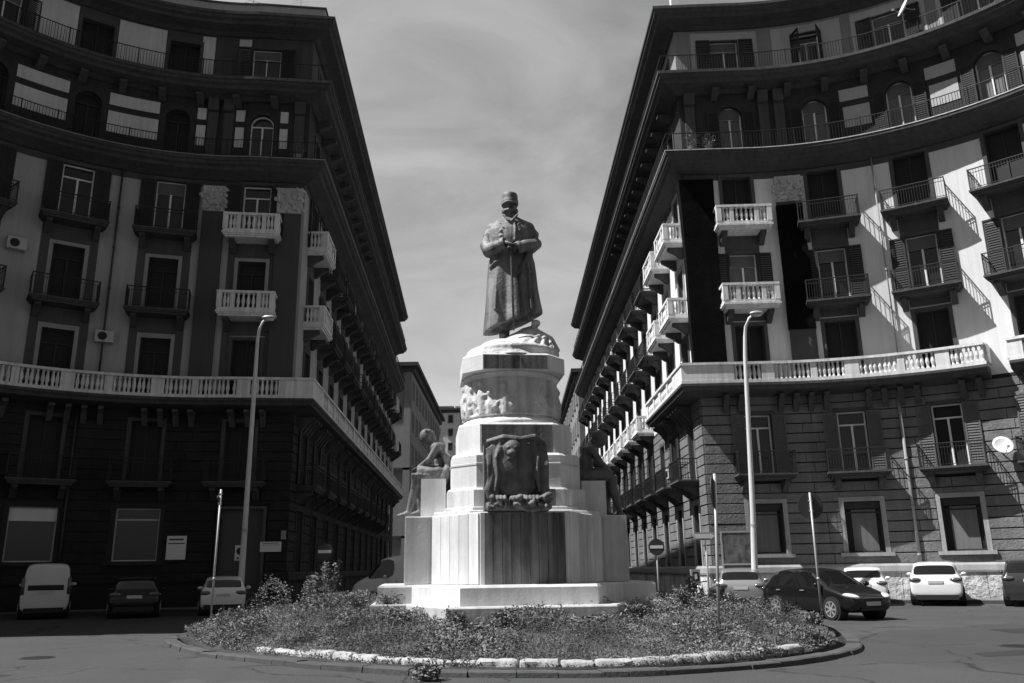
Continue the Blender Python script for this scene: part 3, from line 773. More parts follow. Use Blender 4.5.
# island outline measured on the ground
ISL=[(-8.5,22),(-8,20.3),(-6.5,17.9),(-4.6,16.1),(-3.1,14.9),(-1.5,13.95),(0,13.55),(1.7,13.5),(3.2,13.95),(4.6,14.7),(5.7,15.7),(6.7,17.2),(7.4,19.4),(7.7,22),(7,25.5),(5,28),(1.5,29.6),(-2,29.8),(-5.5,28.4),(-7.8,25.8)]
def catmull(P,n=8):
    out=[];N=len(P)
    for i in range(N):
        a,b,c,d=[Vector(P[(i+k-1)%N]) for k in range(4)]
        for j in range(n):
            t=j/n; out.append(.5*((2*b)+(c-a)*t+(2*a-5*b+4*c-d)*t*t+(3*b-a-3*c+d)*t**3))
    return out
isl=catmull(ISL); ctr=Vector((-.3,21.6))
def inset(pts,d): return [p+(ctr-p).normalized()*d for p in pts]
rr=random.Random(3)
i1,i2=inset(isl,.42),inset(isl,.46)
m=MB(); n=len(isl)
i0=inset(isl,.05)
N_=len(isl); q=0
while q<N_:
    k=rr.choice((2,3,3,4)); k=min(k,N_-q); dz=rr.uniform(-.012,.012); dd=rr.uniform(-.02,.02); rg=[]
    for e in range(k+1):
        p=isl[(q+e)%N_]; u=(ctr-p).normalized(); tt=(isl[(q+e+1)%N_]-isl[(q+e-1)%N_]).normalized()
        sh=tt*(.008 if e==0 else -.008 if e==k else 0); p=p+sh
        w_=.30+rr.uniform(-.012,.012)
        rg.append([(*(p+u*dd),.0),(*(p+u*(dd+.01)),.075+dz),(*(p+u*(dd+.04)),.095+dz),(*(p+u*w_),.09+dz),(*(p+u*w_),.0)])
    m.loft(rg); q+=k
m.build('island_kerb',KRB,None,kind='structure')
i1=inset(isl,.25)
MC=Vector((-.05,21.5))
def zm(x,y):   # mound height
    d=(Vector((x,y))-ctr).length
    # distance to edge approx by radial ratio
    ang=math.atan2(y-ctr.y,x-ctr.x); k=int((ang/(2*PI))%1*360)
    e=EDG[k]; r=max(0,min(1,(e-.45-d)/3.6))
    return .07+.42*(r**.8)+.12*max(0,min(1,(y-18.5)/2))
EDG=[0]*360
angs=[(math.atan2(p.y-ctr.y,p.x-ctr.x)/(2*PI))%1*360 for p in isl]; rad=[(p-ctr).length for p in isl]
od=np.argsort(angs); EDG=np.interp(np.arange(360),np.array(angs)[od],np.array(rad)[od],period=360)
m=MB(); rings=[]
for k in range(12):
    t=k/11
    ring=[]
    for p in i1:
        q=p+(ctr-p)*t*.97; ring.append((q.x,q.y,zm(q.x,q.y)+(.03*noise.noise(Vector((q.x*2,q.y*2,0))) if k else -.02)))
    rings.append(ring)
m.loft(rings); m.build('island_soil',EAR,None,True,kind='structure')
# whitewashed stones
acc=0; L=[]
i3=inset(isl,.68)
near=[p for p in i3]
cum=[0]
idx=[i for i,p in enumerate(i3)]
seq=[i3[i] for i in range(8,12*8+8)]     # from left tip along the near side
cum=[0]
for a,b in zip(seq,seq[1:]): cum.append(cum[-1]+(b-a).length)
def along(d):
    k=int(np.searchsorted(cum,d))-1; k=max(0,min(k,len(seq)-2)); f=(d-cum[k])/(cum[k+1]-cum[k]); return seq[k].lerp(seq[k+1],f),(seq[k+1]-seq[k]).normalized()
d=0.; ks=0
while d<cum[-1]-1:
    ln=rr.uniform(.42,.85); q,tv=along(d+ln/2)
    vis=(q.x>-4.9 and q.x<5.2) or (-6.4<q.x<-6.05)
    if vis and rr.random()>.0:
        b=MB(); 
        h=rr.uniform(.11,.16); w=.11
        prof=[(-w,-.05),(w,-.05),(w,h*.7),(w*.6,h),(-w*.6,h),(-w,h*.7)]
        ks_=[-.5,-.46,-.3,-.1,.1,.3,.46,.5]
        b.loft([[(t*ln*.97+rr.uniform(-.008,.008),(y+rr.uniform(-.012,.012))*(1 if abs(t)<.48 else .8),(z+rr.uniform(-.012,.012))*(1 if abs(t)<.48 or z<0 else .85)) for y,z in prof] for t in ks_])
        o=b.build('edging_stone',WHK,None,True,loc=(q.x,q.y,.07),rz=math.atan2(tv.y,tv.x)+rr.uniform(-.04,.04),label='whitewashed edging stone bordering the planted traffic island',cat='edging stone',group='whitewashed stones around the island')
        autosmooth(o.data,50)
    d+=ln; ks+=1

# ------------------------------------------------------------------ vegetation
def inmon(x,y,r=0): 
    dx,dy=x-MC.x,y-MC.y
    return abs(dx)<3.45+r and abs(dy)<3.45+r and abs(dx)+abs(dy)<4.6+r
def leaves(name,positions,hfun,parent=None,size=(.03,.085),seed=1,up=.5,mats=(0,1,2),**k):
    rs=np.random.RandomState(seed); n=len(positions)
    P=np.array(positions)
    d=rs.normal(size=(n,3)); d[:,2]=np.abs(d[:,2])*up+.15; d/=np.linalg.norm(d,axis=1)[:,None]
    e=np.cross(d,rs.normal(size=(n,3))); e/=np.linalg.norm(e,axis=1)[:,None]
    ln=rs.uniform(size[0],size[1],n)[:,None]; w=ln*rs.uniform(.22,.45,n)[:,None]
    dr=np.array([0,0,-.3])
    V=np.stack([P,P+d*ln*.5+e*w*.5,P+d*ln+dr*ln*.3,P+d*ln*.5-e*w*.5],1).reshape(-1,3)
    me=bpy.data.meshes.new(name); me.vertices.add(4*n); me.vertices.foreach_set('co',V.ravel().astype(np.float32))
    me.loops.add(4*n); me.loops.foreach_set('vertex_index',np.arange(4*n,dtype=np.int32)); me.polygons.add(n)
    me.polygons.foreach_set('loop_start',np.arange(0,4*n,4,dtype=np.int32)); me.polygons.foreach_set('loop_total',np.full(n,4,dtype=np.int32))
    for i in mats: me.materials.append(LF[i])
    # clumpy material choice: species patches
    mi=np.array([int((noise.noise(Vector((p[0]*1.1,p[1]*1.1,3)))+.5+.25*(q-.5))*len(mats)) for p,q in zip(P,rs.rand(n))]); mi=np.clip(mi,0,len(mats)-1)
    me.polygons.foreach_set('material_index',mi.astype(np.int32)); me.update(calc_edges=True)
    return ob(name,me,parent,**k)
rs=np.random.RandomState(11); pos=[]; pos2=[]
tries=0
while len(pos)<170000 and tries<400000:
    tries+=1
    a=rs.uniform(0,2*PI); k=int(a/(2*PI)*360)%360; rmax=EDG[k]-.5; r=rmax*math.sqrt(rs.uniform(0,1))
    x=ctr.x+r*math.cos(a); y=ctr.y+r*math.sin(a)
    if inmon(x,y,-.1): continue
    if y>23.5 and rs.rand()<.7: continue
    hh=.10+.1*max(0,min(1,(y-18.5)/2))+.38*max(0,noise.noise(Vector((x*.9,y*.9,0)))+.2)+.12*max(0,noise.noise(Vector((x*4,y*4,7))))
    edge=min(1,(rmax-r)/1.1+.35)
    sp=noise.noise(Vector((x*.55+3,y*.55,21))); bare=noise.noise(Vector((x*1.7,y*1.7,33)))
    if bare<-.2 and rs.rand()<.85: continue
    if sp>.12: hh*=1.2
    elif sp<-.18: hh*=.45
    h=hh*edge*rs.uniform(0,1)**.6
    (pos2 if (sp>.12 and rs.rand()<.5) else pos).append((x,y,zm(x,y)+h))
# spill over the white stones
for i in range(22000):
    d=rs.uniform(0,cum[-1]); q,tv=along(d)
    if noise.noise(Vector((d*1.1,0,5)))+.35*noise.noise(Vector((d*4,0,8)))<.06: continue
    nn=Vector((-tv.y,tv.x)); o=rs.uniform(-.18,.25); q=q+nn*o
    pos.append((q.x,q.y,.08+rs.uniform(0,.24)*(1 if o>-.05 else .6)))
leaves('ground_cover',pos2[:30000],None,seed=9,size=(.05,.1),up=.6,mats=(0,1,0),label='broad leaved weeds in patches among the finer island ground cover',cat='ground cover',kind='stuff')
leaves('ground_cover',pos,None,seed=4,size=(.022,.06),up=.35,label='low leafy weeds and wild ground cover filling the traffic island',cat='ground cover',kind='stuff')
# thin stalks / grass over the cover
m=MB(); 
for i in range(5000):
    a=rs.uniform(0,2*PI); k=int(a/(2*PI)*360)%360; r=(EDG[k]-.8)*math.sqrt(rs.uniform(.1,1)); x=ctr.x+r*math.cos(a); y=ctr.y+r*math.sin(a)
    if inmon(x,y,0) or y>25: continue
    gn=noise.noise(Vector((x*.6,y*.6,9)))
    if gn<.0: continue
    z=zm(x,y); h=rs.uniform(.12,.22)+.25*gn; lx,ly=rs.normal(0,.09,2); w=.006
    m.add([(x-w,y,z),(x+w,y,z),(x+lx*.5+w*.7,y+ly*.5,z+h*.6),(x+lx,y+ly,z+h),(x+lx*.5-w*.7,y+ly*.5,z+h*.6)],[(0,1,2,3,4)])
m.build('tall_grass',LF[3],None,label='thin dry grass stalks standing among the island weeds',cat='grass',kind='stuff')
def weed(x,y,h,label,kind=0,seed=0,z=None):
    rr=random.Random(seed); z=zm(x,y) if z is None else z
    t=thing('weed_plant',label,'wild plant',(x,y,z),0,None)
    st=MB(); lp=[]
    ns=5 if kind==0 else 9
    for i in range(ns):
        a=rr.uniform(0,2*PI); sp=h*(.18 if kind==0 else .38); hh=h*rr.uniform(.6,1)
        pts=[(0,0,0),(sp*.3*math.cos(a),sp*.3*math.sin(a),hh*.4),(sp*.7*math.cos(a),sp*.7*math.sin(a),hh*.78),(sp*1.0*math.cos(a),sp*math.sin(a),hh)]
        if kind==2: pts=[(0,0,0),(sp*.9*math.cos(a),sp*.9*math.sin(a)*.5,hh*.7),(sp*1.7*math.cos(a),sp*1.7*math.sin(a)*.5,hh*.85),(sp*2.3*math.cos(a),sp*2.3*math.sin(a)*.5,hh*.45)]
        st.tube(pts,[.012,.009,.006,.003],5)
        for j in range(110):
            t_=rr.uniform(.15,1)*3; k=min(2,int(t_)); f=t_-k
            p=Vector(pts[k]).lerp(Vector(pts[k+1]),f); s_=.05 if kind==0 else .08
            lp.append((p.x+rr.gauss(0,s_),p.y+rr.gauss(0,s_),p.z+rr.gauss(0,.04)))
    st.build('stem',LF[3],t); leaves('foliage',lp,None,t,size=(.05,.12),seed=seed,mats=(0,1))
for i,(x,y,h,lb,kd) in enumerate([(-6.1,24.2,1.4,'drooping weed bush on the left back edge of the island',2),(-5.6,23.9,1.15,'tall feathery weed nearest the drooping bush at the island back',0),
    (-5.15,24.2,1.45,'tallest feathery weed behind the left part of the island',0),(-2.9,20.0,.5,'bushy weed at the left foot of the monument steps',1),(-3.7,20.6,.5,'leafy bush left of the monument base',1),
    (-2.4,18.6,.34,'small bush in front of the left monument step',1),(-1.2,17.6,.36,'weed tuft before the middle of the monument step',1),(-.2,17.6,.3,'small weed before the stained front step',1),
    (2.5,18.4,.34,'weed clump before the right block of the monument step',1),(3.9,20.4,.55,'leafy weed right of the monument steps',1),(5.2,21.6,.5,'leafy weed behind the leaning sign post',1),(4.6,23.2,.9,'tall weed at the right back of the island',0),
    (-7.1,22.6,.35,'flowering weed at the far left tip of the island',0),(6.6,19.8,.3,'weed clump at the right tip of the island',1)]):
    weed(x,y,h,lb,kd,20+i)
weed(-1.35,13.42,.16,'dark weed tuft growing over the kerb at the front of the island',1,77,.03)
q=PR.at((facR[1]+facR[2])/2+.35,1.0); 
def shrub(x,y,z,r,h,label,seed):
    rr=random.Random(seed); t=thing('shrub',label,'shrub',(x,y,z)); st=MB(); lp=[]
    for i in range(12):
        a=rr.uniform(0,2*PI); e=Vector((r*.8*math.cos(a),r*.8*math.sin(a),h*rr.uniform(.5,.95))); st.tube([(0,0,0),e*.5,e],[.02,.012,.005],5)
        for j in range(260):
            v=Vector((rr.gauss(0,.16),rr.gauss(0,.16),rr.gauss(0,.14))); p=e*rr.uniform(.5,1)+v
            if p.z>.02: lp.append(tuple(p))
    st.build('stems',LF[2],t); leaves('foliage',lp,None,t,size=(.05,.11),seed=seed,mats=(0,1,2))
shrub(q.x,q.y,.13,.55,1.0,'leafy shrub on the pavement against the rough stone plinth',5)

# ------------------------------------------------------------------ monument
TH=R(6)
MON=thing('monument_pedestal','tall stepped white marble pedestal with octagonal cap and carved drum in the island','monument',(MC.x,MC.y,0),TH)
def plan(f,fw,ax,ay,s=1):   # cross with chamfers: front half-width f, front distance fw, arm half-width ay, arm reach ax
    q=[(f,-fw),(ax*.76,-ay),(ax,-ay),(ax,ay),(ax*.76,ay),(f,fw)]
    return [(x,y) for x,y in q]+[(-x,y) for x,y in reversed(q)]
def octa(a,c): return [(a-c,-a),(a,-a+c),(a,a-c),(a-c,a),(-a+c,a),(-a,a-c),(-a,-a+c),(-a+c,-a)]
def beveled(mb,poly,z0,z1,b=.03):
    c=Vector((0,0))
    def sc(d): return [tuple(Vector(p)-Vector(p).normalized()*d) for p in poly]
    mb.loft([[(x,y,z0) for x,y in poly],[(x,y,z1-b) for x,y in poly],[(x,y,z1) for x,y in sc(b)]]); return mb
beveled(MB(),plan(1.75,3.75,3.4,1.5),0.1,.86,.03).build('bottom_step',MA2,MON)
m=MB(); beveled(m,plan(1.45,3.3,3.25,1.25),.862,1.27,.05); m.build('upper_step',MAR,MON)
m=MB(); beveled(m,plan(.98,2.62,2.66,1.12),1.272,2.82,.02); m.build('plinth_block',MAR,MON)
# fluted slab joints on plinth: proud vertical slabs
m=MB(); 
x=-.9
for k in range(9):
    w=.195; m.box(x+.008,x+w-.004,-2.665,-2.615,1.285,2.79); x+=.2
m.build('stained_front_panel',MST,MON)
def facepanels(a,b,n,z0,z1,pr=.03,mat_=MAR,nm='side_panels'):
    a=Vector(a);b=Vector(b); d=(b-a); L=d.length; d.normalize(); nn=Vector((d.y,-d.x))
    if nn.dot(a+b)<0: nn=-nn
    for k in range(n):
        p=a+d*(L*k/n+.01); q=a+d*(L*(k+1)/n-.004)
        m=MB(); m.loft([[(v.x,v.y,z0) for v in (p-nn*.01,q-nn*.01,q+nn*pr,p+nn*pr)],[(v.x,v.y,z1) for v in (p-nn*.01,q-nn*.01,q+nn*pr,p+nn*pr)]])
        m.build('side_panel',[MAR,MA3,MA2,MAR][(k*3+int(abs(a.x)*7))%4],MON)
facepanels((-1.0,-2.6),(-2.0,-1.14),5,1.285,2.79); facepanels((1.0,-2.6),(2.0,-1.14),4,1.285,2.79)
facepanels((-2.06,-1.12),(-2.64,-1.12),1,1.285,2.79); facepanels((2.06,-1.12),(2.64,-1.12),1,1.285,2.79)
m=MB(); beveled(m,octa(1.98,.8),2.802,2.9,.02); m.build('ledge',MAR,MON)
m=MB(); beveled(m,octa(1.72,.62),2.902,3.0,.02); beveled(m,octa(1.67,.6),3.0,3.44,.05); m.build('lower_die',MA3,MON)
m=MB(); beveled(m,octa(1.57,.57),3.44,4.27,.06); m.build('middle_die',MAR,MON)
m=MB(); beveled(m,octa(1.585,.58),3.98,4.03,.01); m.build('die_band',MA2,MON)
m=MB(); m.box(-.85,.85,-1.69,-1.45,3.02,3.4); m.build('stained_die_face',MST,MON)
m=MB(); beveled(m,octa(1.4,.5),4.272,5.03,.05); m.build('upper_die',MAR,MON)
m=MB(); m.box(-.86,.86,-1.415,-1.3,4.29,4.96); m.build('stained_upper_face',MST,MON)
m=MB(); n=48
m.lathe([(1.32,5.031),(1.34,5.08),(1.3,5.15),(1.23,5.2),(1.2,5.24),(1.2,6.24),(1.24,6.31),(1.27,6.36)],0,0,n); m.build('drum',MAR,MON,True)
# carved relief around the left half of the drum
def remesh(mb,name,m_,vox,sm=3,parent=None,**k):
    o=mb.build(name,m_,parent,**k)
    a=o.modifiers.new('r','REMESH'); a.mode='VOXEL'; a.voxel_size=vox
    b=o.modifiers.new('s','SMOOTH'); b.iterations=sm; b.factor=.5
    dg=bpy.context.evaluated_depsgraph_get(); dg.update()
    me=bpy.data.meshes.new_from_object(o.evaluated_get(dg)); o.modifiers.clear(); o.data=me
    me.polygons.foreach_set('use_smooth',[True]*len(me.polygons)); me.update()
    return o
rl=MB(); rr=random.Random(8)
def onr(a,r,z): return (r*math.cos(a),r*math.sin(a),z)
def rt(pts,r,n=8): rl.tube([onr(a,q,z) for a,q,z in pts],r,n)
for grp in range(17):
    a0=PI-.85+grp*.27+rr.uniform(-.04,.04)
    if PI*1.5+.0<a0<PI*1.5+.42: continue
    r0=1.175; lean=rr.uniform(-.16,.16); k=grp%3
    top=6.12-(.0,.28,.12)[k]
    rt([(a0+lean,r0,5.3),(a0+lean*.8,r0+.03,5.55),(a0+lean*.3,r0+.04,top-.35),(a0,r0+.03,top-.12)],[.13,.12,.11,.05])
    rl.ell(onr(a0-lean*.1,r0+.045,top-.02),(.075,.075,.095),10,6)
    rt([(a0,r0+.04,top-.18),(a0+.12,r0+.07,top-.36),(a0+.24,r0+.03,top-rr.uniform(-.05,.5))],[.045,.04,.03],7)
    rt([(a0,r0+.04,top-.18),(a0-.1,r0+.06,top-.4),(a0-.02,r0+.08,top-.52)],[.045,.04,.03],7)
    rt([(a0+lean,r0+.04,5.6),(a0+lean+.12*(1 if k else -1),r0+.08,5.45),(a0+lean+.1,r0+.02,5.27)],[.08,.065,.05],7)
    for q in range(5):
        aa=a0+rr.uniform(-.15,.15); rt([(aa,r0+.01,top-rr.uniform(.1,.5)),(aa+rr.uniform(-.08,.08),r0+.045,5.6),(aa+rr.uniform(-.1,.1),r0+.01,5.27)],[.018,.032,.024],6)
rl.lathe([(1.1,5.25),(1.26,5.25),(1.25,5.3),(1.21,5.33),(1.21,6.22),(1.1,6.24)],0,0,48)
remesh(rl,'carved_relief',MRL,.028,1,MON)
m=MB(); beveled(m,octa(1.3,.48),6.362,6.79,.04); m.build('cap_block',MAR,MON)
m=MB(); 
for k,(w0,w1) in enumerate(((-.8,-.4),(-.39,.12),(.13,.8))): m.box(w0,w1-.01,-1.312,-1.2,6.39,6.73)
m.build('stained_cap_face',MST,MON)
# draped stone mound under the statue: asymmetric heap
mo=MB(); rings=[]
for k in range(12):
    t=k/11; r=1.24*(1-t)**.8+.05; z=6.79+1.04*t**1.05
    cxx=.0+.56*t; cyy=.0-.1*t
    ring=[]
    for j in range(36):
        a=2*PI*j/36; w=1+.035*math.sin(3*a+k)+.02*math.sin(7*a)
        ring.append((cxx+r*w*math.cos(a),cyy+r*w*math.sin(a),z+.02*math.sin(a*5+k*2)))
    rings.append(ring)
mo.loft(rings); mo.ell((.66,-.3,7.86),(.13,.16,.1)); mo.ell((-.15,0,7.05),(.8,.85,.42)); mo.ell((.5,-.15,7.4),(.45,.5,.34)); mo.lathe([(1.16,6.79),(1.22,6.83),(1.24,6.9),(1.2,6.97),(1.0,7.02)],0,0,30); mo.lathe([(.95,6.9),(1.22,6.95),(1.25,7.02),(1.2,7.1),(.9,7.16)],.06,0,30)
for q in range(9): a=-2.6+q*.3; mo.tube([(.62,-.1,7.78),(.62+.5*math.cos(a),-.1+.5*math.sin(a),7.45),(.3+1.0*math.cos(a),1.0*math.sin(a),7.12)],[.05,.06,.05],6)
o=remesh(mo,'draped_mound',MRL,.035,2,MON)
# seat blocks for the two mourning figures
m=MB(); m.box(-2.3,-1.69,-.55,.45,2.84,3.76); m.build('seat_block',MAR,MON)
m=MB(); m.box(1.69,2.3,-.55,.45,2.84,3.7); m.build('seat_block',MAR,MON)

# --- the general: bronze figure in greatcoat
ST=thing('statue','towering bronze officer in long greatcoat and kepi, hands crossed on a sabre','statue',(0.0,21.4,7.4),0)
s=MB()
def ring(cx,cy,z,rx,ry,n=48,tilt=0,fold=0,ph=0,g=0):
    out=[]
    for j in range(n):
        a=2*PI*j/n; f=1+fold*math.sin(7*a+ph)+fold*.7*math.sin(4*a+1)
        f-=g*math.exp(-((a-4.50)/.2)**2)-g*.5*math.exp(-((a-4.15)/.16)**2)+g*.7*math.exp(-((a-5.35)/.16)**2)
        out.append((cx+rx*f*math.cos(a),cy+ry*f*math.sin(a),z+tilt*rx*math.cos(a)))
    return out
# coat skirt: open hem, hem rises to his left (picture right)
coat=[ring(.03,.02,.50,.78,.60,tilt=.38,fold=.03,g=.16),ring(.03,.02,.62,.775,.6,tilt=.36,fold=.03,g=.16),ring(.03,.02,1.0,.73,.57,tilt=.2,fold=.025,g=.16),ring(.02,.02,1.45,.69,.54,tilt=.08,fold=.02,g=.14),ring(.02,.02,1.9,.66,.50,fold=.012,g=.1),
 ring(.02,.02,2.2,.63,.47,fold=.006,g=.05),ring(.02,.02,2.36,.59,.44),ring(.02,.01,2.42,.575,.43),ring(.02,.0,2.5,.6,.44),ring(.02,0,2.85,.64,.46),ring(.02,0,3.1,.66,.43),ring(.02,.01,3.26,.64,.38),ring(.02,.02,3.38,.5,.32),ring(.01,.02,3.47,.32,.26),ring(.0,.02,3.55,.22,.2)]
coat=[[ (x,y,z) for x,y,z in r] for r in coat]
s.loft(coat)
# legs and boots under the hem
s.tube([(-.22,-.02,1.2),(-.2,-.05,.5),(-.2,-.05,.1)],[.2,.17,.13],12); s.tube([(.32,-.02,1.3),(.4,-.12,.85),(.46,-.2,.58)],[.2,.17,.12],12)
s.tube([(-.2,.0,.14),(-.23,-.22,.1),(-.25,-.42,.06)],[.14,.115,.06],10); s.tube([(.46,-.15,.62),(.49,-.32,.56),(.51,-.46,.5)],[.13,.11,.06],10)
# shoulders and arms (upper arm out and down, forearm across to the front)
for sx in (-1,1):
    s.ell((sx*.46,.02,3.2),(.22,.22,.21))
    if sx<0:
        s.tube([(-.46,.02,3.2),(-.58,.0,2.95),(-.64,-.06,2.7),(-.58,-.22,2.5),(-.36,-.46,2.5),(-.13,-.6,2.56)],[.19,.2,.205,.21,.19,.145],14)
        s.tube([(-.24,-.55,2.53),(-.12,-.61,2.56)],[.19,.18],14)
    else:
        s.tube([(.46,.02,3.2),(.6,.0,2.98),(.65,-.05,2.74),(.56,-.24,2.6),(.36,-.46,2.52),(.16,-.6,2.42)],[.19,.2,.21,.2,.17,.13],14)
        s.tube([(.26,-.55,2.47),(.15,-.61,2.41)],[.175,.165],14)
# collar, lapel seam, belt fold, pockets
s.lathe([(.17,3.42),(.2,3.5),(.185,3.6),(.15,3.62)],.0,.0,18)
s.tube([(.1,-.36,3.35),(.14,-.44,3.05),(.12,-.46,2.7)],[.03,.03,.03],6)
s.tube([(-.5,-.25,2.4),(-.2,-.42,2.4),(.25,-.42,2.4),(.52,-.24,2.4)],.035,6)
s.tube([(-.2,-.33,3.5),(-.02,-.4,3.28)],.035,6); s.tube([(.2,-.33,3.5),(.03,-.4,3.28)],.035,6)
for bz in (3.2,3.0,2.85):
    for bx in (-.26,.24): s.ell((bx,-.42,bz),(.03,.03,.03),8,5)
s.tube([(-.58,-.24,1.98),(-.44,-.38,2.1),(-.3,-.46,2.16)],.035,6); s.tube([(.2,-.5,1.9),(.42,-.42,1.82),(.6,-.26,1.85)],.05,6)
for fx,fy,a in ((.42,-.38,.1),(-.34,-.42,0)): s.tube([(fx,fy+.06,2.2),(fx*1.15,fy*1.08+.03,1.4),(fx*1.25,fy*1.16,.75)],[.02,.05,.045],7)
# neck and head
s.tube([(0,.02,3.42),(0,-.01,3.66)],[.15,.14],12)
s.ell((-.01,-.02,3.76),(.195,.22,.25))
s.ell((-.01,-.12,3.62),(.14,.12,.12))
s.loft([[( -.045,-.225,3.8),(.025,-.225,3.8),(-.01,-.23,3.86)],[(-.055,-.3,3.71),(.035,-.3,3.71),(-.01,-.26,3.73)]])
s.tube([(-.21,-.16,3.6),(-.13,-.235,3.655),(-.01,-.27,3.68),(.11,-.235,3.655),(.19,-.16,3.6)],[.025,.065,.055,.065,.025],8)
s.ell((-.01,-.2,3.54),(.07,.06,.08))
for sx in(-1,1): s.ell((-.01+sx*.2,.0,3.74),(.035,.05,.075)); s.tube([(-.01+sx*.14,-.19,3.85),(-.01+sx*.05,-.225,3.84)],.03,6)
s.lathe([(.225,3.9),(.245,3.93),(.24,4.02),(.23,4.04),(.225,4.18),(.21,4.24),(.12,4.26)],-.01,-.01,22)
s.loft([[(x-.01,y-.02,3.9+dz) for x,y in [(.235*math.cos(t),-.2*math.sin(t)-.2*math.sin(t)) for t in [PI*k/10 for k in range(11)]]] for dz in(-.055,-.01)])
o=remesh(s,'figure',BRZ,.021,2,ST)
# hands: palms with five separate curled fingers crossed over the hilt
def hand(base,dirv,sx,name):
    h=MB(); b=Vector(base); d=Vector(dirv).normalized(); up=Vector((0,-.25,1)).normalized(); w=d.cross(up).normalized()
    h.loft([[b+d*t+w*a*.5*ww+up*c*th for a,c in ((-1,-1),(1,-1),(1.05,.2),(.7,1),(-.7,1),(-1.05,.2))] for t,ww,th in ((-.04,.11,.045),(.04,.15,.05),(.13,.17,.045),(.17,.16,.035))])
    for k in range(4):
        o_=w*(-.062+.042*k); L=(.13,.16,.15,.12)[k]
        p0=b+d*.15+o_; p1=p0+d*L*.45+up*.0; p2=p1+(d*.4-up*.9).normalized()*L*.4; p3=p2+(-d*.2-up).normalized()*L*.3
        h.tube([p0-d*.03,p0,p1,p2,p3],[.022,.024,.022,.019,.014],8)
    p0=b+d*.02+w*.09*sx; h.tube([b+w*.05*sx,p0,p0+d*.07+w*.03*sx-up*.02,p0+d*.12-up*.05],[.03,.028,.024,.017],8)
    h.build(name,BRZ,ST,True)
hand((.13,-.65,2.42),(-1,-.2,-.05),1,'hand'); hand((-.1,-.7,2.53),(1,-.1,-.35),-1,'hand')
m=MB(); m.tube([(.0,-.68,2.42),(.01,-.68,2.3),(.03,-.66,1.2),(.05,-.68,.12)],[.042,.036,.032,.024],10); m.tube([(.01,-.68,2.36),(.13,-.69,2.28),(.12,-.69,2.14),(.02,-.67,2.12)],.018,6); m.tube([(.0,-.68,2.38),(-.02,-.68,2.54)],[.035,.04],10)
m.build('sabre',BRD,ST,True)
m=MB(); m.tube([(.42,-.36,2.35),(.3,-.5,1.95),(.22,-.56,1.6)],[.05,.04,.02],8); m.build('sword_knot',BRD,ST,True)

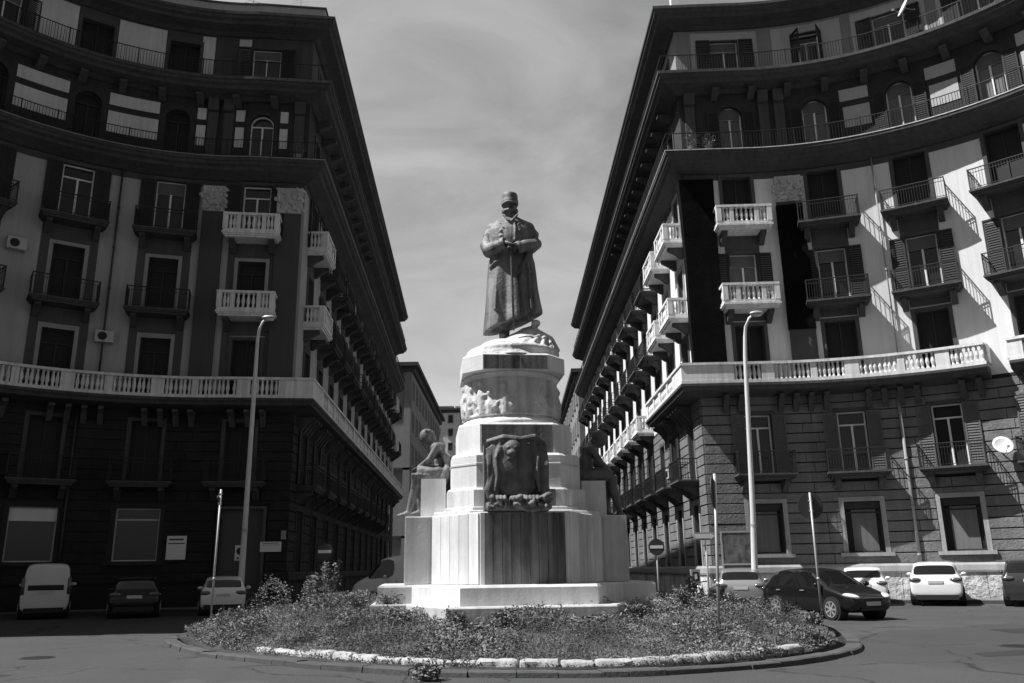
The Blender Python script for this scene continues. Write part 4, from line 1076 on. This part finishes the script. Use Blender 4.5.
# --- seated figures, local facing -X, seat level z=0
def seated(name,label,loc,mirror,m_,nude):
    t=thing(name,label,'statue',loc,TH)
    s=MB(); k=-1 if mirror else 1
    def T(p): return (p[0]*k,p[1],p[2])
    def tube(pts,r,n=12): s.tube([T(p) for p in pts],[q*1.22 for q in r] if hasattr(r,'__len__') else r*1.22,n)
    def ell(c,r,rot=None): s.ell(T(c),tuple(q*1.2 for q in r))
    tube([(.04,0,.1),(.03,0,.33),(-.0,0,.56),(-.1,0,.79),(-.2,0,.92)],[.2,.165,.175,.2,.1],16)
    ell((.06,0,.12),(.28,.3,.2))
    ell((-.14,-.17,.8),(.13,.12,.12)); ell((-.14,.17,.8),(.13,.12,.12))
    tube([(-.2,0,.9),(-.33,0,1.03)],[.085,.08])
    ell((-.4,0,1.12),(.15,.12,.165)); ell((-.49,0,1.05),(.06,.07,.07)); s.tube([T((-.53,0,1.14)),T((-.57,0,1.07))],[.018,.026],6)
    for sy in(-1,1):
        s.ell(T((-.39,sy*.12,1.11)),(.03,.02,.045),8,5)
        hip=(.0,sy*.14,.12); kn=(-.62,sy*.17,.16 if sy<0 else .1); an=(-.62 if sy<0 else -.52,sy*.15,-.72); 
        if sy<0: an=(-.8,sy*.15,-.76)
        tube([hip,(-.3,sy*.17,.18),kn],[.19,.165,.125]); 
        mid=tuple(kn[i]+(an[i]-kn[i])*.35 for i in range(3)); mid=(mid[0]+.05,mid[1],mid[2])
        tube([kn,mid,an],[.12,.11,.06]); tube([(an[0]+.05,an[1],an[2]-.04),(an[0]-.08,an[1],an[2]-.09),(an[0]-.3,an[1],an[2]-.13)],[.06,.065,.03],10)
        el=(-.32,sy*.3,.48); hd=(-.6,sy*.1,.3)
        tube([(-.13,sy*.22,.82),el,hd],[.085,.07,.045],10)
    if nude: # drapery over the lap and hip
        for q in range(9): tube([(.16-.09*q,-.22-.03*(q%2),.3-.02*q),(.08-.1*q,-.33,.1),(.1-.1*q,-.27,-.1-.04*(q%3)),(.05-.09*q,-.2,-.22)],[.035,.05,.045,.02],6)
        tube([(.2,.0,.35),(.24,0,.0),(.2,-.05,-.4)],[.1,.13,.08])
        tube([(-.1,-.2,.8),(.05,-.26,.55),(.15,-.26,.3)],[.035,.05,.06],7)
        tube([(.15,-.25,.1),(-.1,-.3,.2),(-.35,-.28,.2),(-.55,-.2,.1)],[.1,.1,.08,.05]); tube([(.15,-.28,.3),(.05,-.3,.05),(-.1,-.28,-.05)],[.08,.12,.07]); tube([(-.5,-.02,.1),(-.5,0,-.3),(-.45,.02,-.55)],[.1,.12,.08])
        for q in range(5): tube([(.1-.12*q,-.3,.25-.02*q),(-.02-.12*q,-.31,.05)],[.03,.035],6)
    else:
        tube([(-.5,.05,.1),(-.45,.08,-.4),(-.42,.1,-.7)],[.13,.15,.12])
        ell((-.37,0,1.2),(.17,.15,.13))
    o=remesh(s,'figure',m_,.02,2,t)
    h=MB(); 
    h.ell(T((-.36,0,1.17)),(.16,.135,.14)); h.ell(T((-.25,0,1.08)),(.1,.1,.12)); 
    for q in range(10): a=q*.63; h.ell(T((-.36+.12*math.cos(a),.11*math.sin(a),1.22+.03*math.sin(a*3))),(.05,.05,.045),8,5)
    remesh(h,'hair',m_,.02,1,t)
    for sy in (-1,1):
        hm=MB(); b=Vector(T((-.6,sy*.1,.3))); d=Vector((-k,-.3*sy,-.35)).normalized(); w=d.cross(Vector((0,0,1))).normalized()
        hm.loft([[b+d*t_+w*a*ww+Vector((0,0,c*.02)) for a,c in((-1,-1),(1,-1),(1,1),(-1,1))] for t_,ww in((-.02,.03),(.05,.045),(.1,.042))])
        for f in range(4):
            p=b+d*.09+w*(-.033+.022*f); hm.tube([p,p+d*.05,p+d*.08+Vector((0,0,-.03))],[.012,.011,.008],6)
        p=b+w*.04*sy; hm.tube([p,p+d*.05+w*.02*sy,p+d*.08],[.014,.012,.009],6)
        hm.build('hand',m_,t,True)
seated('seated_figure','seated bronze mourner draped at the hips on the sunlit left side of the pedestal',(-1.83,21.35,3.78),False,BRP,True)
seated('seated_figure','dark hunched seated bronze figure in shade on the right side of the pedestal',(1.87,21.7,3.7),True,BRD,False)

# --- trophy with lion pelt at the front
t=thing('bronze_trophy','dark bronze lion pelt draped over a shield against the pedestal front','sculpture',(MC.x+.1,18.95,2.83),TH)
s=MB()
s.box(-.72,.72,-.02,.42,.0,1.5)
s.build('backing_slab',BRD,t)
s=MB(); rings=[]
for k in range(13):
    v=k/12; z=.34+v*1.12; wv=.44+.06*math.sin(v*PI); bulge=.2+.10*math.sin(v*PI*.8)
    if v<.15: wv*=.75+1.6*v
    rings.append([(wv*math.cos(a),-.03-bulge*math.sin(a)**.45 if math.sin(a)>1e-6 else .08,z+.02*math.sin(5*a+k)) for a in [2*PI*j/30 for j in range(30)]])
s.loft(rings)
rr=random.Random(4)
for sx in(-1,1):
    s.tube([(sx*.5,-.12,1.52),(sx*.6,-.16,1.2),(sx*.53,-.2,.85),(sx*.63,-.18,.45),(sx*.6,-.2,.25)],[.1,.11,.09,.11,.06],8)
    s.tube([(sx*.36,-.22,1.5),(sx*.47,-.28,1.15),(sx*.44,-.3,.7),(sx*.5,-.26,.4)],[.07,.045,.05,.03],7)
    for q in range(7): x=sx*(.46+.035*q); s.tube([(x,-.2,1.5-.02*q),(x+sx*rr.uniform(-.03,.05),-.27,1.0),(x+sx*rr.uniform(-.05,.05),-.22,.4)],[.02,.032,.02],5)
s.tube([(-.66,-.12,1.52),(-.3,-.24,1.6),(.1,-.26,1.56),(.4,-.2,1.62),(.66,-.1,1.5)],[.07,.09,.08,.09,.06],8)
# lion mask in low relief, head hanging forward
s.ell((-.1,-.26,1.36),(.22,.16,.2)); s.ell((-.13,-.38,1.24),(.11,.1,.09)); s.ell((-.13,-.36,1.14),(.08,.07,.045))
s.ell((-.2,-.37,1.37),(.05,.05,.04)); s.ell((-.05,-.38,1.37),(.05,.05,.04)); s.ell((-.3,-.24,1.5),(.07,.05,.07)); s.ell((.1,-.26,1.5),(.07,.05,.07))
for q in range(40): a=rr.uniform(-.5,PI+.5); ra=rr.uniform(.85,1.15); p=Vector((-.1+.27*ra*math.cos(a),-.22+rr.uniform(-.05,.05),1.34+.24*ra*math.sin(a))); s.tube([p,p+Vector((.07*math.cos(a),-.03,.07*math.sin(a)-.04))],[.04,.015],5)
for q in range(60):
    c=Vector((rr.uniform(-.68,.68),-.3+rr.uniform(-.22,.12),.1+rr.uniform(-.06,.2))); s.ell(c,(rr.uniform(.05,.14),.1,rr.uniform(.04,.1)),6,4,Matrix.Rotation(rr.uniform(-.6,.6),3,'Y'))
for px in (-.42,.3):
    for q in range(4): s.tube([(px-.12+.08*q,-.42,.3),(px-.12+.08*q,-.52,.22),(px-.11+.08*q,-.54,.1)],[.045,.045,.025],7)
s.box(-.68,.68,-.42,.0,.0,.1)
remesh(s,'lion_pelt',BRP,.018,1,t)
m=MB(); m.box(-.78,.78,-.62,.42,-.004,.0); 

# ------------------------------------------------------------------ street furniture
def lamp(x,y,h,label,lean,side):
    t=thing('street_lamp',label,'street lamp',(x,y,0))
    m=MB(); L=lean
    pts=[(0,0,0),(0,0,1.2),(L*.3,0,h*.3),(L*.85,0,h*.85),(L,0,h-.9),(L+side*.06,-.05,h-.5),(L+side*.25,-.12,h-.15),(L+side*.5,-.2,h)]
    m.tube(pts,[.14,.13,.11,.085,.075,.065,.055,.05],12); m.lathe([(.2,0),(.2,.1),(.15,.14)],0,0,12); m.build('pole',LPM,t,True)
    m=MB(); m.box(-.055,.055,-.145,-.11,.5,.95); m.build('access_door',GAL,t); m=MB(); m.tube([(L*.28,0,h*.26),(L*.28,0,h*.26+.12)],.13,12); m.build('collar',GAL,t)
    m=MB(); c=Vector((L+side*.62,-.24,h+.02)); m.ell(c,(.3,.17,.11)); m.build('lamp_head',GAL,t,True)
    m=MB(); m.ell(c+Vector((0,0,-.07)),(.22,.13,.08)); m.build('lens',LEN,t,True)
lamp(-11.1,35.2,12.3,'tall slender street lamp standing before the shaded left block',.0,.8)
lamp(9.25,33.6,11.7,'tall slender street lamp leaning before the right corner block',.45,.8)
def post(x,y,h,label,lean=(0,0),cat='sign post',disc=None,z0=0,yaw=0,r=.03):
    t=thing('sign_post',label,cat,(x,y,z0))
    m=MB(); m.tube([(0,0,0),(lean[0],lean[1],h)],r,10); m.tube([(lean[0]*.35,lean[1]*.35,h*.35),(lean[0]*.37,lean[1]*.37,h*.37)],r+.008,10)
    m.build('pole',GAL,t,True)
    if disc:
        rr_,zc,ml,bar,off=disc
        M=Matrix.Translation((lean[0]*zc/h,lean[1]*zc/h,zc))@Matrix.Rotation(yaw,4,'Z')@Matrix.Translation((off,0,0))
        m=MB(); n=28; m.loft([[(rr_*math.cos(2*PI*k/n),y_,rr_*math.sin(2*PI*k/n)) for k in range(n)] for y_ in (.035,.05)]); m.xf(M)
        m.build('sign_disc',ml,t)
        m=MB(); m.box(-.05,.05,-.02,.034,.12,.15); m.box(-.05,.05,-.02,.034,-.15,-.12); m.xf(M); m.build('clamp',GAL,t)
        if bar: m=MB(); m.box(-rr_*.8,rr_*.8,-.06,-.045,-.07,.07); m.box(-.01,.01,-.045,.034,-.02,.02); m.xf(M); m.build('white_bar',WHT,t)
    return t
post(-8.4,24.2,3.85,'straight steel sign post at the left tip of the island',(.02,0),disc=(.1,3.6,SBK,False,0),yaw=R(80),z0=.05)
post(3.8,16.6,3.25,'steel sign post in the weeds nearest the camera, its disc seen almost edge-on',(.15,0),disc=(.31,2.9,SBK,False,.05),yaw=R(68),z0=.1)
post(7.85,22.6,3.45,'leaning steel sign post in front of the black hatchback, round sign seen from behind',(.02,0),disc=(.34,3.1,SBK,False,0),yaw=0)
RD=mat('no entry red enamel',.05,.4,.05)
def noentry(x,y,label):
    t=thing('traffic_sign',label,'no entry sign',(x,y,0),0,None)
    MB().tube([(0,0,0),(0,0,2.55)],.03,8).build('pole',GAL,t,True)
    m=MB(); n=28; m.loft([[(.3*math.cos(2*PI*k/n),y_,2.3+.3*math.sin(2*PI*k/n)) for k in range(n)] for y_ in (-.05,-.034)]); m.build('sign_disc',RD,t)
    m=MB(); m.box(-.24,.24,-.058,-.0515,2.25,2.36); m.build('white_bar',WHT,t)
noentry(-7.05,32,'no entry sign on a thin pole in the shade left of the monument'); noentry(5.25,32,'no entry sign on a thin pole right of the monument')
# one-way arrow sign
t=thing('traffic_sign','white one-way arrow plate on a pole beside the right street corner','one way sign',(5.58,25.2,0))
MB().tube([(0,0,0),(0,0,2.55)],.03,8).build('pole',GAL,t,True)
m=MB(); m.box(-.33,.31,-.06,-.035,2.33,2.55); m.build('plate',GAL,t)
m=MB(); m.box(-.3,.14,-.066,-.0605,2.38,2.5); m.loft([[(.142,y,2.35),(.142,y,2.53),(.28,y,2.44)] for y in (-.066,-.0605)]); m.build('arrow',WHT,t)
# parking meter
t=thing('parking_meter','slim parking meter with a pale display left of the arrow sign','parking meter',(5.75,27.8,0))
MB().tube([(0,0,0),(0,0,1.05)],.04,8).build('post',GAL,t,True)
m=MB(); m.box(-.14,.14,-.1,.1,1.0,1.5); m.build('housing',GAL,t); m=MB(); m.box(-.09,.09,-.106,-.101,1.15,1.42); m.build('display',BLP,t); m=MB(); m.box(-.04,.04,-.112,-.107,1.2,1.36); m.build('label_plate',WHT,t)
# poster board
t=thing('poster_board','framed street poster board standing in front of the right block corner','poster board',(8.9,34.6,0),-.05)
m=MB(); m.box(-.62,-.56,-.03,.03,0,2.95); m.box(.56,.62,-.03,.03,0,2.95); m.box(-.56,.56,-.03,.03,2.88,2.95); m.box(-.56,.56,-.03,.03,1.62,1.68); m.box(-.56,.56,-.03,.03,1.0,1.06); m.build('frame',GAL,t)
PST=mat('faded mottled poster',.11,.6,.8,4); m=MB(); m.box(-.558,.558,-.015,.015,1.682,2.878); m.build('poster',PST,t)
m=MB(); m.box(-.558,.558,-.015,.015,1.062,1.618); m.build('lower_panel',DOR,t)

# ------------------------------------------------------------------ cars
TAB={'hatch':[(0,.38,.60,.62,.72,.6),(.015,.24,.66,.69,.86,.7),(.10,.2,.76,.84,.97,.8),(.24,.2,.88,.97,1,.82),(.26,.2,.89,1.0,1,.82),(.42,.2,.93,1.40,1,.78),(.45,.2,.935,1.44,1,.78),(.58,.2,.95,1.5,1,.78),(.61,.2,.955,1.5,1,.78),(.78,.2,.97,1.47,1,.77),(.82,.2,.98,1.44,1,.76),(.9,.2,.99,1.36,.99,.74),(.965,.22,.98,1.06,.97,.8),(.99,.3,.86,.9,.95,.8),(1,.42,.74,.78,.9,.75)],
'suv':[(0,.42,.7,.72,.74,.6),(.015,.3,.78,.82,.88,.7),(.09,.26,.92,.99,.98,.8),(.24,.26,1.02,1.1,1,.83),(.26,.26,1.03,1.13,1,.83),(.38,.26,1.06,1.5,1,.8),(.41,.26,1.07,1.56,1,.8),(.56,.26,1.08,1.64,1,.8),(.59,.26,1.085,1.64,1,.8),(.76,.26,1.1,1.62,1,.79),(.8,.26,1.1,1.6,1,.78),(.9,.26,1.1,1.5,.99,.75),(.965,.28,1.08,1.14,.98,.85),(.99,.32,.9,.96,.97,.85),(1,.45,.78,.82,.93,.8)],
'van':[(0,.45,.9,.92,.8,.7),(.015,.3,1.0,1.05,.9,.75),(.06,.26,1.1,1.2,.97,.8),(.13,.26,1.18,1.34,1,.83),(.14,.26,1.2,1.37,1,.83),(.24,.26,1.25,2.02,1,.82),(.27,.26,1.25,2.12,1,.85),(.38,.26,1.25,2.2,1,.88),(.4,.26,1.25,2.2,1,.88),(.7,.26,1.25,2.22,1,.88),(.75,.26,1.25,2.22,1,.88),(.97,.26,1.25,2.2,1,.88),(.985,.28,1.25,2.1,.99,.88),(.995,.3,1.2,1.5,.98,.9),(1,.4,1.0,1.1,.96,.9)]}
def car(name,label,cat,x,y,head,L,W,kind,paint,H=None,rearblack=False,group=None):
    t=thing(name,label,cat,(x,y,0),head,group); tab=TAB[kind]; hs=(H/max(r[3] for r in tab)) if H else 1
    hw=W/2; rows=[]
    for (u,zb,zs,zt,wf,rf) in tab:
        X=L/2-u*L; w=hw*wf; r=hw*rf*wf; zb,zs,zt=zb*(1 if not H else 1),zs*hs,zt*hs
        half=[(0,zb),(w*.8,zb),(w*.97,zb+.1),(w,zb+(zs-zb)*.5),(w*.985,zs-.06),(w*.95,zs),(r,zs+(zt-zs)*.9),(r*.8,zt-.012*(1 if zt-zs>.2 else .5)),(0,zt)]
        full=half+[(-a,b) for a,b in reversed(half[1:-1])]
        rows.append([(X,a,b) for a,b in full])
    n=len(rows[0]); bm=bmesh.new(); V=[[bm.verts.new(p) for p in r] for r in rows]; glass=set()
    fl=bm.faces.layers.int.new('g')
    side={5,10}; top={6,7,8,9}
    for i in range(len(rows)-1):
        for j in range(n):
            f=bm.faces.new((V[i][j],V[i][(j+1)%n],V[i+1][(j+1)%n],V[i+1][j])); f.smooth=True
            gl=0
            if j in side:
                if kind!='van' and i in(4,5,6,8,10-1): gl=1 if i in(4,5,6,8) else 1
                if kind=='van' and i in(4,5,6): gl=1
                if kind!='van' and i==7: gl=0
                if i==10 and kind=='suv': gl=0
            if j in (5,6,7,8,9,10) and i in(4,) : gl=1 if j in(6,7,8,9) else gl
            if j in (6,7,8,9) and i==11 and kind!='van': gl=2
            if j in (7,8) and i==12 and False: gl=2
            if kind=='van' and i==12 and False: gl=2
            f[fl]=gl
    bm.faces.new(V[0][::-1]); bm.faces.new(V[-1])
    bmesh.ops.recalc_face_normals(bm,faces=bm.faces)
    cl=bm.edges.layers.float.get('crease_edge') or bm.edges.layers.float.new('crease_edge')
    for e in bm.edges:
        fs=e.link_faces
        if len(fs)==2 and (fs[0][fl]!=fs[1][fl]): e[cl]=.7
    me=bpy.data.meshes.new('body'); bm.to_mesh(me); bm.free()
    o=ob('body',me,t); md=o.modifiers.new('s','SUBSURF'); md.levels=2
    dg=bpy.context.evaluated_depsgraph_get(); dg.update(); me2=bpy.data.meshes.new_from_object(o.evaluated_get(dg)); o.modifiers.clear()
    bm=bmesh.new(); bm.from_mesh(me2); fl=bm.faces.layers.int['g']; gb=bm.copy(); 
    gl2=gb.faces.layers.int['g']
    bmesh.ops.delete(bm,geom=[f for f in bm.faces if f[fl]],context='FACES'); bmesh.ops.delete(gb,geom=[f for f in gb.faces if not f[gl2]],context='FACES')
    for f in bm.faces: f.smooth=True
    for f in gb.faces: f.smooth=True
    bmesh.ops.translate(gb,verts=gb.verts,vec=(0,0,0))
    me3=bpy.data.meshes.new('body'); bm.to_mesh(me3); me3.materials.append(paint); o.data=me3
    mg=bpy.data.meshes.new('windows'); gb.to_mesh(mg); mg.materials.append(CGL); ob('windows',mg,t); bm.free(); gb.free()
    wr=.31 if kind=='hatch' else .36
    for fx in (L*.5-L*.195,-L*.5+L*.185):
        for sy in(-1,1):
            a=MB(); a.xf(Matrix()); 
            n_=22
            def disc(mb,r,y0,y1): mb.loft([[(fx+r*math.cos(2*PI*k/n_),y_,wr+r*math.sin(2*PI*k/n_)) for k in range(n_)] for y_ in (y0,y1)])
            a=MB(); disc(a,wr+.055,sy*(hw-.3),sy*(hw+.004)); a.build('wheel_arch',TRM,t)
            a=MB(); disc(a,wr-.02,sy*(hw-.2),sy*(hw+.03)); disc(a,wr,sy*(hw-.18),sy*(hw+.012)); wh=a.build('wheel',RUB,t)
            a=MB(); yy=sy*(hw+.031)
            disc(a,.05,yy,yy+sy*.02)
            for k in range(7):
                an=2*PI*k/7; c,s_=math.cos(an),math.sin(an); w_=.022; r1=wr*.68
                a.loft([[(fx+q*c-e*s_,y_,wr+q*s_+e*c) for q,e in((.03,-w_),(r1,-w_*1.4),(r1,w_*1.4),(.03,w_))] for y_ in (yy,yy+sy*.012)])
            rg=[]
            for k in range(n_+1):
                an=2*PI*k/n_; rg.append([(fx+q*math.cos(an),y_,wr+q*math.sin(an)) for q,y_ in((wr*.66,yy),(wr*.74,yy),(wr*.74,yy+sy*.015),(wr*.66,yy+sy*.015))])
            a.loft(rg,cap=False); a.build('rim',RIM,wh)
    zs=tab[2][2]*hs
    F=L/2; zr=tab[-3][2]*hs
    for sy in(-1,1):
        a=MB()
        if kind=='van': a.ell((F-.08,sy*hw*.68,.85),(.1,.16,.13))
        else: a.ell((F-.19,sy*hw*.72,zs-.07),(.26,.15,.075),rot=Matrix.Rotation(-sy*.45,3,'Z')@Matrix.Rotation(.18,3,'Y'))
        a.build('headlight',LEN,t,True)
        a=MB()
        if kind=='van': a.box(-F-.015,-F+.03,sy*hw*.93-.06,sy*hw*.93+.06,.9,1.5)
        else: a.ell((-F+.07,sy*hw*.76,zr-.12),(.1,.22,.085))
        a.build('taillight',TLN,t,True)
        a=MB(); xm=F-L*.3; a.ell((xm,sy*(hw+.09),tab[5][2]*hs+.08),(.08,.11,.07)); a.tube([(xm,sy*(hw-.06),tab[5][2]*hs+.03),(xm,sy*(hw+.06),tab[5][2]*hs+.05)],.02,6); a.build('mirror',paint,t,True)
        for dx in (-.02,-.3)if kind!='van' else(.15,):
            a=MB(); a.box(dx*L-.09+.1,dx*L+.09+.1,sy*(hw-.01),sy*(hw+.025),zs+.06,zs+.09); a.build('door_handle',RIM if paint is CB else paint,t)
            a=MB(); a.box(dx*L-.25+.0,dx*L-.244,sy*(hw-.02),sy*(hw+.004),.4,zs+.1); a.build('door_seam',TRM,t)
    a=MB(); a.box(-F-.012,-F+.05,-.26,.26,zr-.26,zr-.15); a.build('number_plate',PLT,t)
    a=MB(); a.box(F-.04,F+.015,-.26,.26,.42,.53); a.build('number_plate',PLT,t)
    a=MB(); a.box(-F-.008,-F+.2,-hw*.8,hw*.8,.24,.42); a.build('bumper',TRM,t)
    a=MB(); a.box(F-.1,F+.004,-hw*.55,hw*.55,.28,.40); a.box(F-.08,F-.004,-hw*.4,hw*.4,zs-.22,zs-.14); a.build('grille',TRM,t)
    if kind=='van':
        a=MB(); a.box(-F-.014,-F+.05,-hw*.72,hw*.72,1.05,1.24); a.build('rear_strip',TRM,t)
    return t
G='cars parked nose-in before the buildings'
car('parked_car','black hatchback on the sunlit road with bright headlight and alloy wheels','car',9.69,27.45,R(-68),4.0,1.74,'hatch',CB,1.5)
car('parked_car','white sport utility car seen from behind on the sunlit right side','car',17.1,35.4,R(63),4.6,1.85,'suv',CW,1.66,group=G)
car('parked_car','dark sport utility car cut by the right picture edge','car',19.95,33.6,R(58),4.6,1.95,'suv',CD,1.72,group=G)
car('parked_car','white hatchback seen from behind, half hidden by the black hatchback','car',14.45,36.2,R(68),4.1,1.75,'hatch',CW,1.5,group=G)
car('parked_car','silver estate car seen from behind, half hidden by island weeds','car',8.95,34.6,R(75),4.2,1.78,'hatch',CS,1.52,group=G)
car('parked_car','pale hatchback in the shade before the grey shutter, seen from behind','car',-11.9,35.6,R(108),4.0,1.72,'hatch',CW,1.48,group=G)
car('parked_car','black car in the shade below the framed shop window','car',-14.95,34.4,R(112),4.0,1.76,'hatch',CB,1.5,group=G)
car('delivery_van','white van seen from behind in the shade at the far left','van',-18.6,34.6,R(117),4.1,1.66,'van',CWV,2.05)
car('delivery_van','pale van with sloping nose parked behind the left side of the monument','van',-4.5,38.3,PI-.1,5.0,1.95,'van',CWV,2.25)
# scooter behind the arrow sign
t=thing('motor_scooter','dark parked motor scooter with pale fairing beside the silver car','scooter',(6.7,30.5,0),2.1)
for x in (-.6,.62):
    m=MB(); m.loft([[(x+(.24-.07*abs(a_))*math.cos(2*PI*k/18),a_*.06,.25+(.24-.07*abs(a_))*math.sin(2*PI*k/18)) for k in range(18)] for a_ in(-1,-.4,.4,1)]); m.build('wheel',RUB,t,True)
m=MB(); m.tube([(-.7,0,.55),(-.3,0,.6),(0,0,.35),(.3,0,.32)],[.14,.18,.12,.1],12); m.build('body',CD,t,True)
m=MB(); m.tube([(.32,0,.3),(.42,0,.7),(.38,0,1.0)],[.13,.17,.11],12); m.build('fairing',CW,t,True)
m=MB(); m.tube([(-.75,0,.78),(-.4,0,.8),(-.1,0,.76)],[.1,.14,.1],12); m.build('seat',TRM,t,True)
m=MB(); m.tube([(.34,-.32,1.08),(.38,0,1.04),(.34,.32,1.08)],.02,8); m.tube([(.6,0,.26),(.42,0,.9)],.03,8); m.build('handlebar',TRM,t,True)
m=MB(); m.ell((.46,0,.98),(.06,.08,.07)); m.build('headlight',LEN,t,True)

# ------------------------------------------------------------------ camera, sun, sky
cam=bpy.data.cameras.new('camera'); co=bpy.data.objects.new('camera',cam); C.objects.link(co); S.camera=co
cam.sensor_width=36; cam.lens=837/1024*36; cam.clip_end=4000; cam.clip_start=.1
p,r=.265,.014
co.location=(0,0,1.6); co.rotation_mode='QUATERNION'
co.rotation_quaternion=(Matrix.Rotation(PI/2+p,3,'X')@Matrix.Rotation(-r,3,'Z')).to_quaternion()
EL=R(56); AZd=Vector((-math.cos(R(10)),-math.sin(R(10)),0))
sd=AZd*math.cos(EL)+Vector((0,0,math.sin(EL)))
sl=bpy.data.lights.new('sun','SUN'); sl.energy=4.7; sl.angle=R(.53); so=bpy.data.objects.new('sun',sl); C.objects.link(so)
so.rotation_mode='QUATERNION'; so.rotation_quaternion=sd.to_track_quat('Z','Y'); so.location=(-20,-10,60)
w=bpy.data.worlds.new('World'); S.world=w; w.use_nodes=True; N=w.node_tree.nodes; Lk=w.node_tree.links
bg=N['Background']; sky=N.new('ShaderNodeTexSky'); sky.sky_type='NISHITA'; sky.sun_disc=False; sky.sun_elevation=EL; sky.sun_rotation=math.atan2(AZd.x,AZd.y)
sky.air_density=1.0; sky.dust_density=1.5
bw=N.new('ShaderNodeRGBToBW'); Lk.new(sky.outputs[0],bw.inputs[0])
tc=N.new('ShaderNodeTexCoord'); mp=N.new('ShaderNodeMapping'); mp.inputs['Scale'].default_value=(1.2,1.2,3.2); mp.inputs['Rotation'].default_value=(.2,.25,0)
Lk.new(tc.outputs['Generated'],mp.inputs[0])
nz=N.new('ShaderNodeTexNoise'); nz.inputs['Scale'].default_value=2.4; nz.inputs['Detail'].default_value=9; nz.inputs['Roughness'].default_value=.55; nz.inputs['Distortion'].default_value=.8
Lk.new(mp.outputs[0],nz.inputs['Vector'])
mr=N.new('ShaderNodeMapRange'); mr.inputs[1].default_value=.44; mr.inputs[2].default_value=.72; mr.inputs[3].default_value=0; mr.inputs[4].default_value=1; Lk.new(nz.outputs['Fac'],mr.inputs[0])
# clouds: a higher, flatter radiance than clear sky
mx=N.new('ShaderNodeMix'); mx.data_type='FLOAT'; Lk.new(mr.outputs[0],mx.inputs['Factor']); 
mlt=N.new('ShaderNodeMath'); mlt.operation='MULTIPLY_ADD'; Lk.new(bw.outputs[0],mlt.inputs[0]); mlt.inputs[1].default_value=.9; mlt.inputs[2].default_value=1.3
Lk.new(bw.outputs[0],mx.inputs[2]); Lk.new(mlt.outputs[0],mx.inputs[3])
sx=N.new('ShaderNodeSeparateXYZ'); Lk.new(tc.outputs['Generated'],sx.inputs[0])
dr=N.new('ShaderNodeMapRange'); dr.interpolation_type='SMOOTHSTEP'; dr.inputs[1].default_value=-.3; dr.inputs[2].default_value=.75; dr.inputs[3].default_value=.42; dr.inputs[4].default_value=1.2; Lk.new(sx.outputs['Y'],dr.inputs[0])  # added directional gain: sky brighter ahead, dimmed behind the camera to cut facade fill
fm_=N.new('ShaderNodeMath'); fm_.operation='MULTIPLY'; Lk.new(mx.outputs[0],fm_.inputs[0]); Lk.new(dr.outputs[0],fm_.inputs[1])
Lk.new(fm_.outputs[0],bg.inputs[0]); bg.inputs[1].default_value=.08
S.view_settings.view_transform='Standard'; S.view_settings.look='None'; S.view_settings.exposure=.8; S.view_settings.gamma=1
S.render.engine='CYCLES'
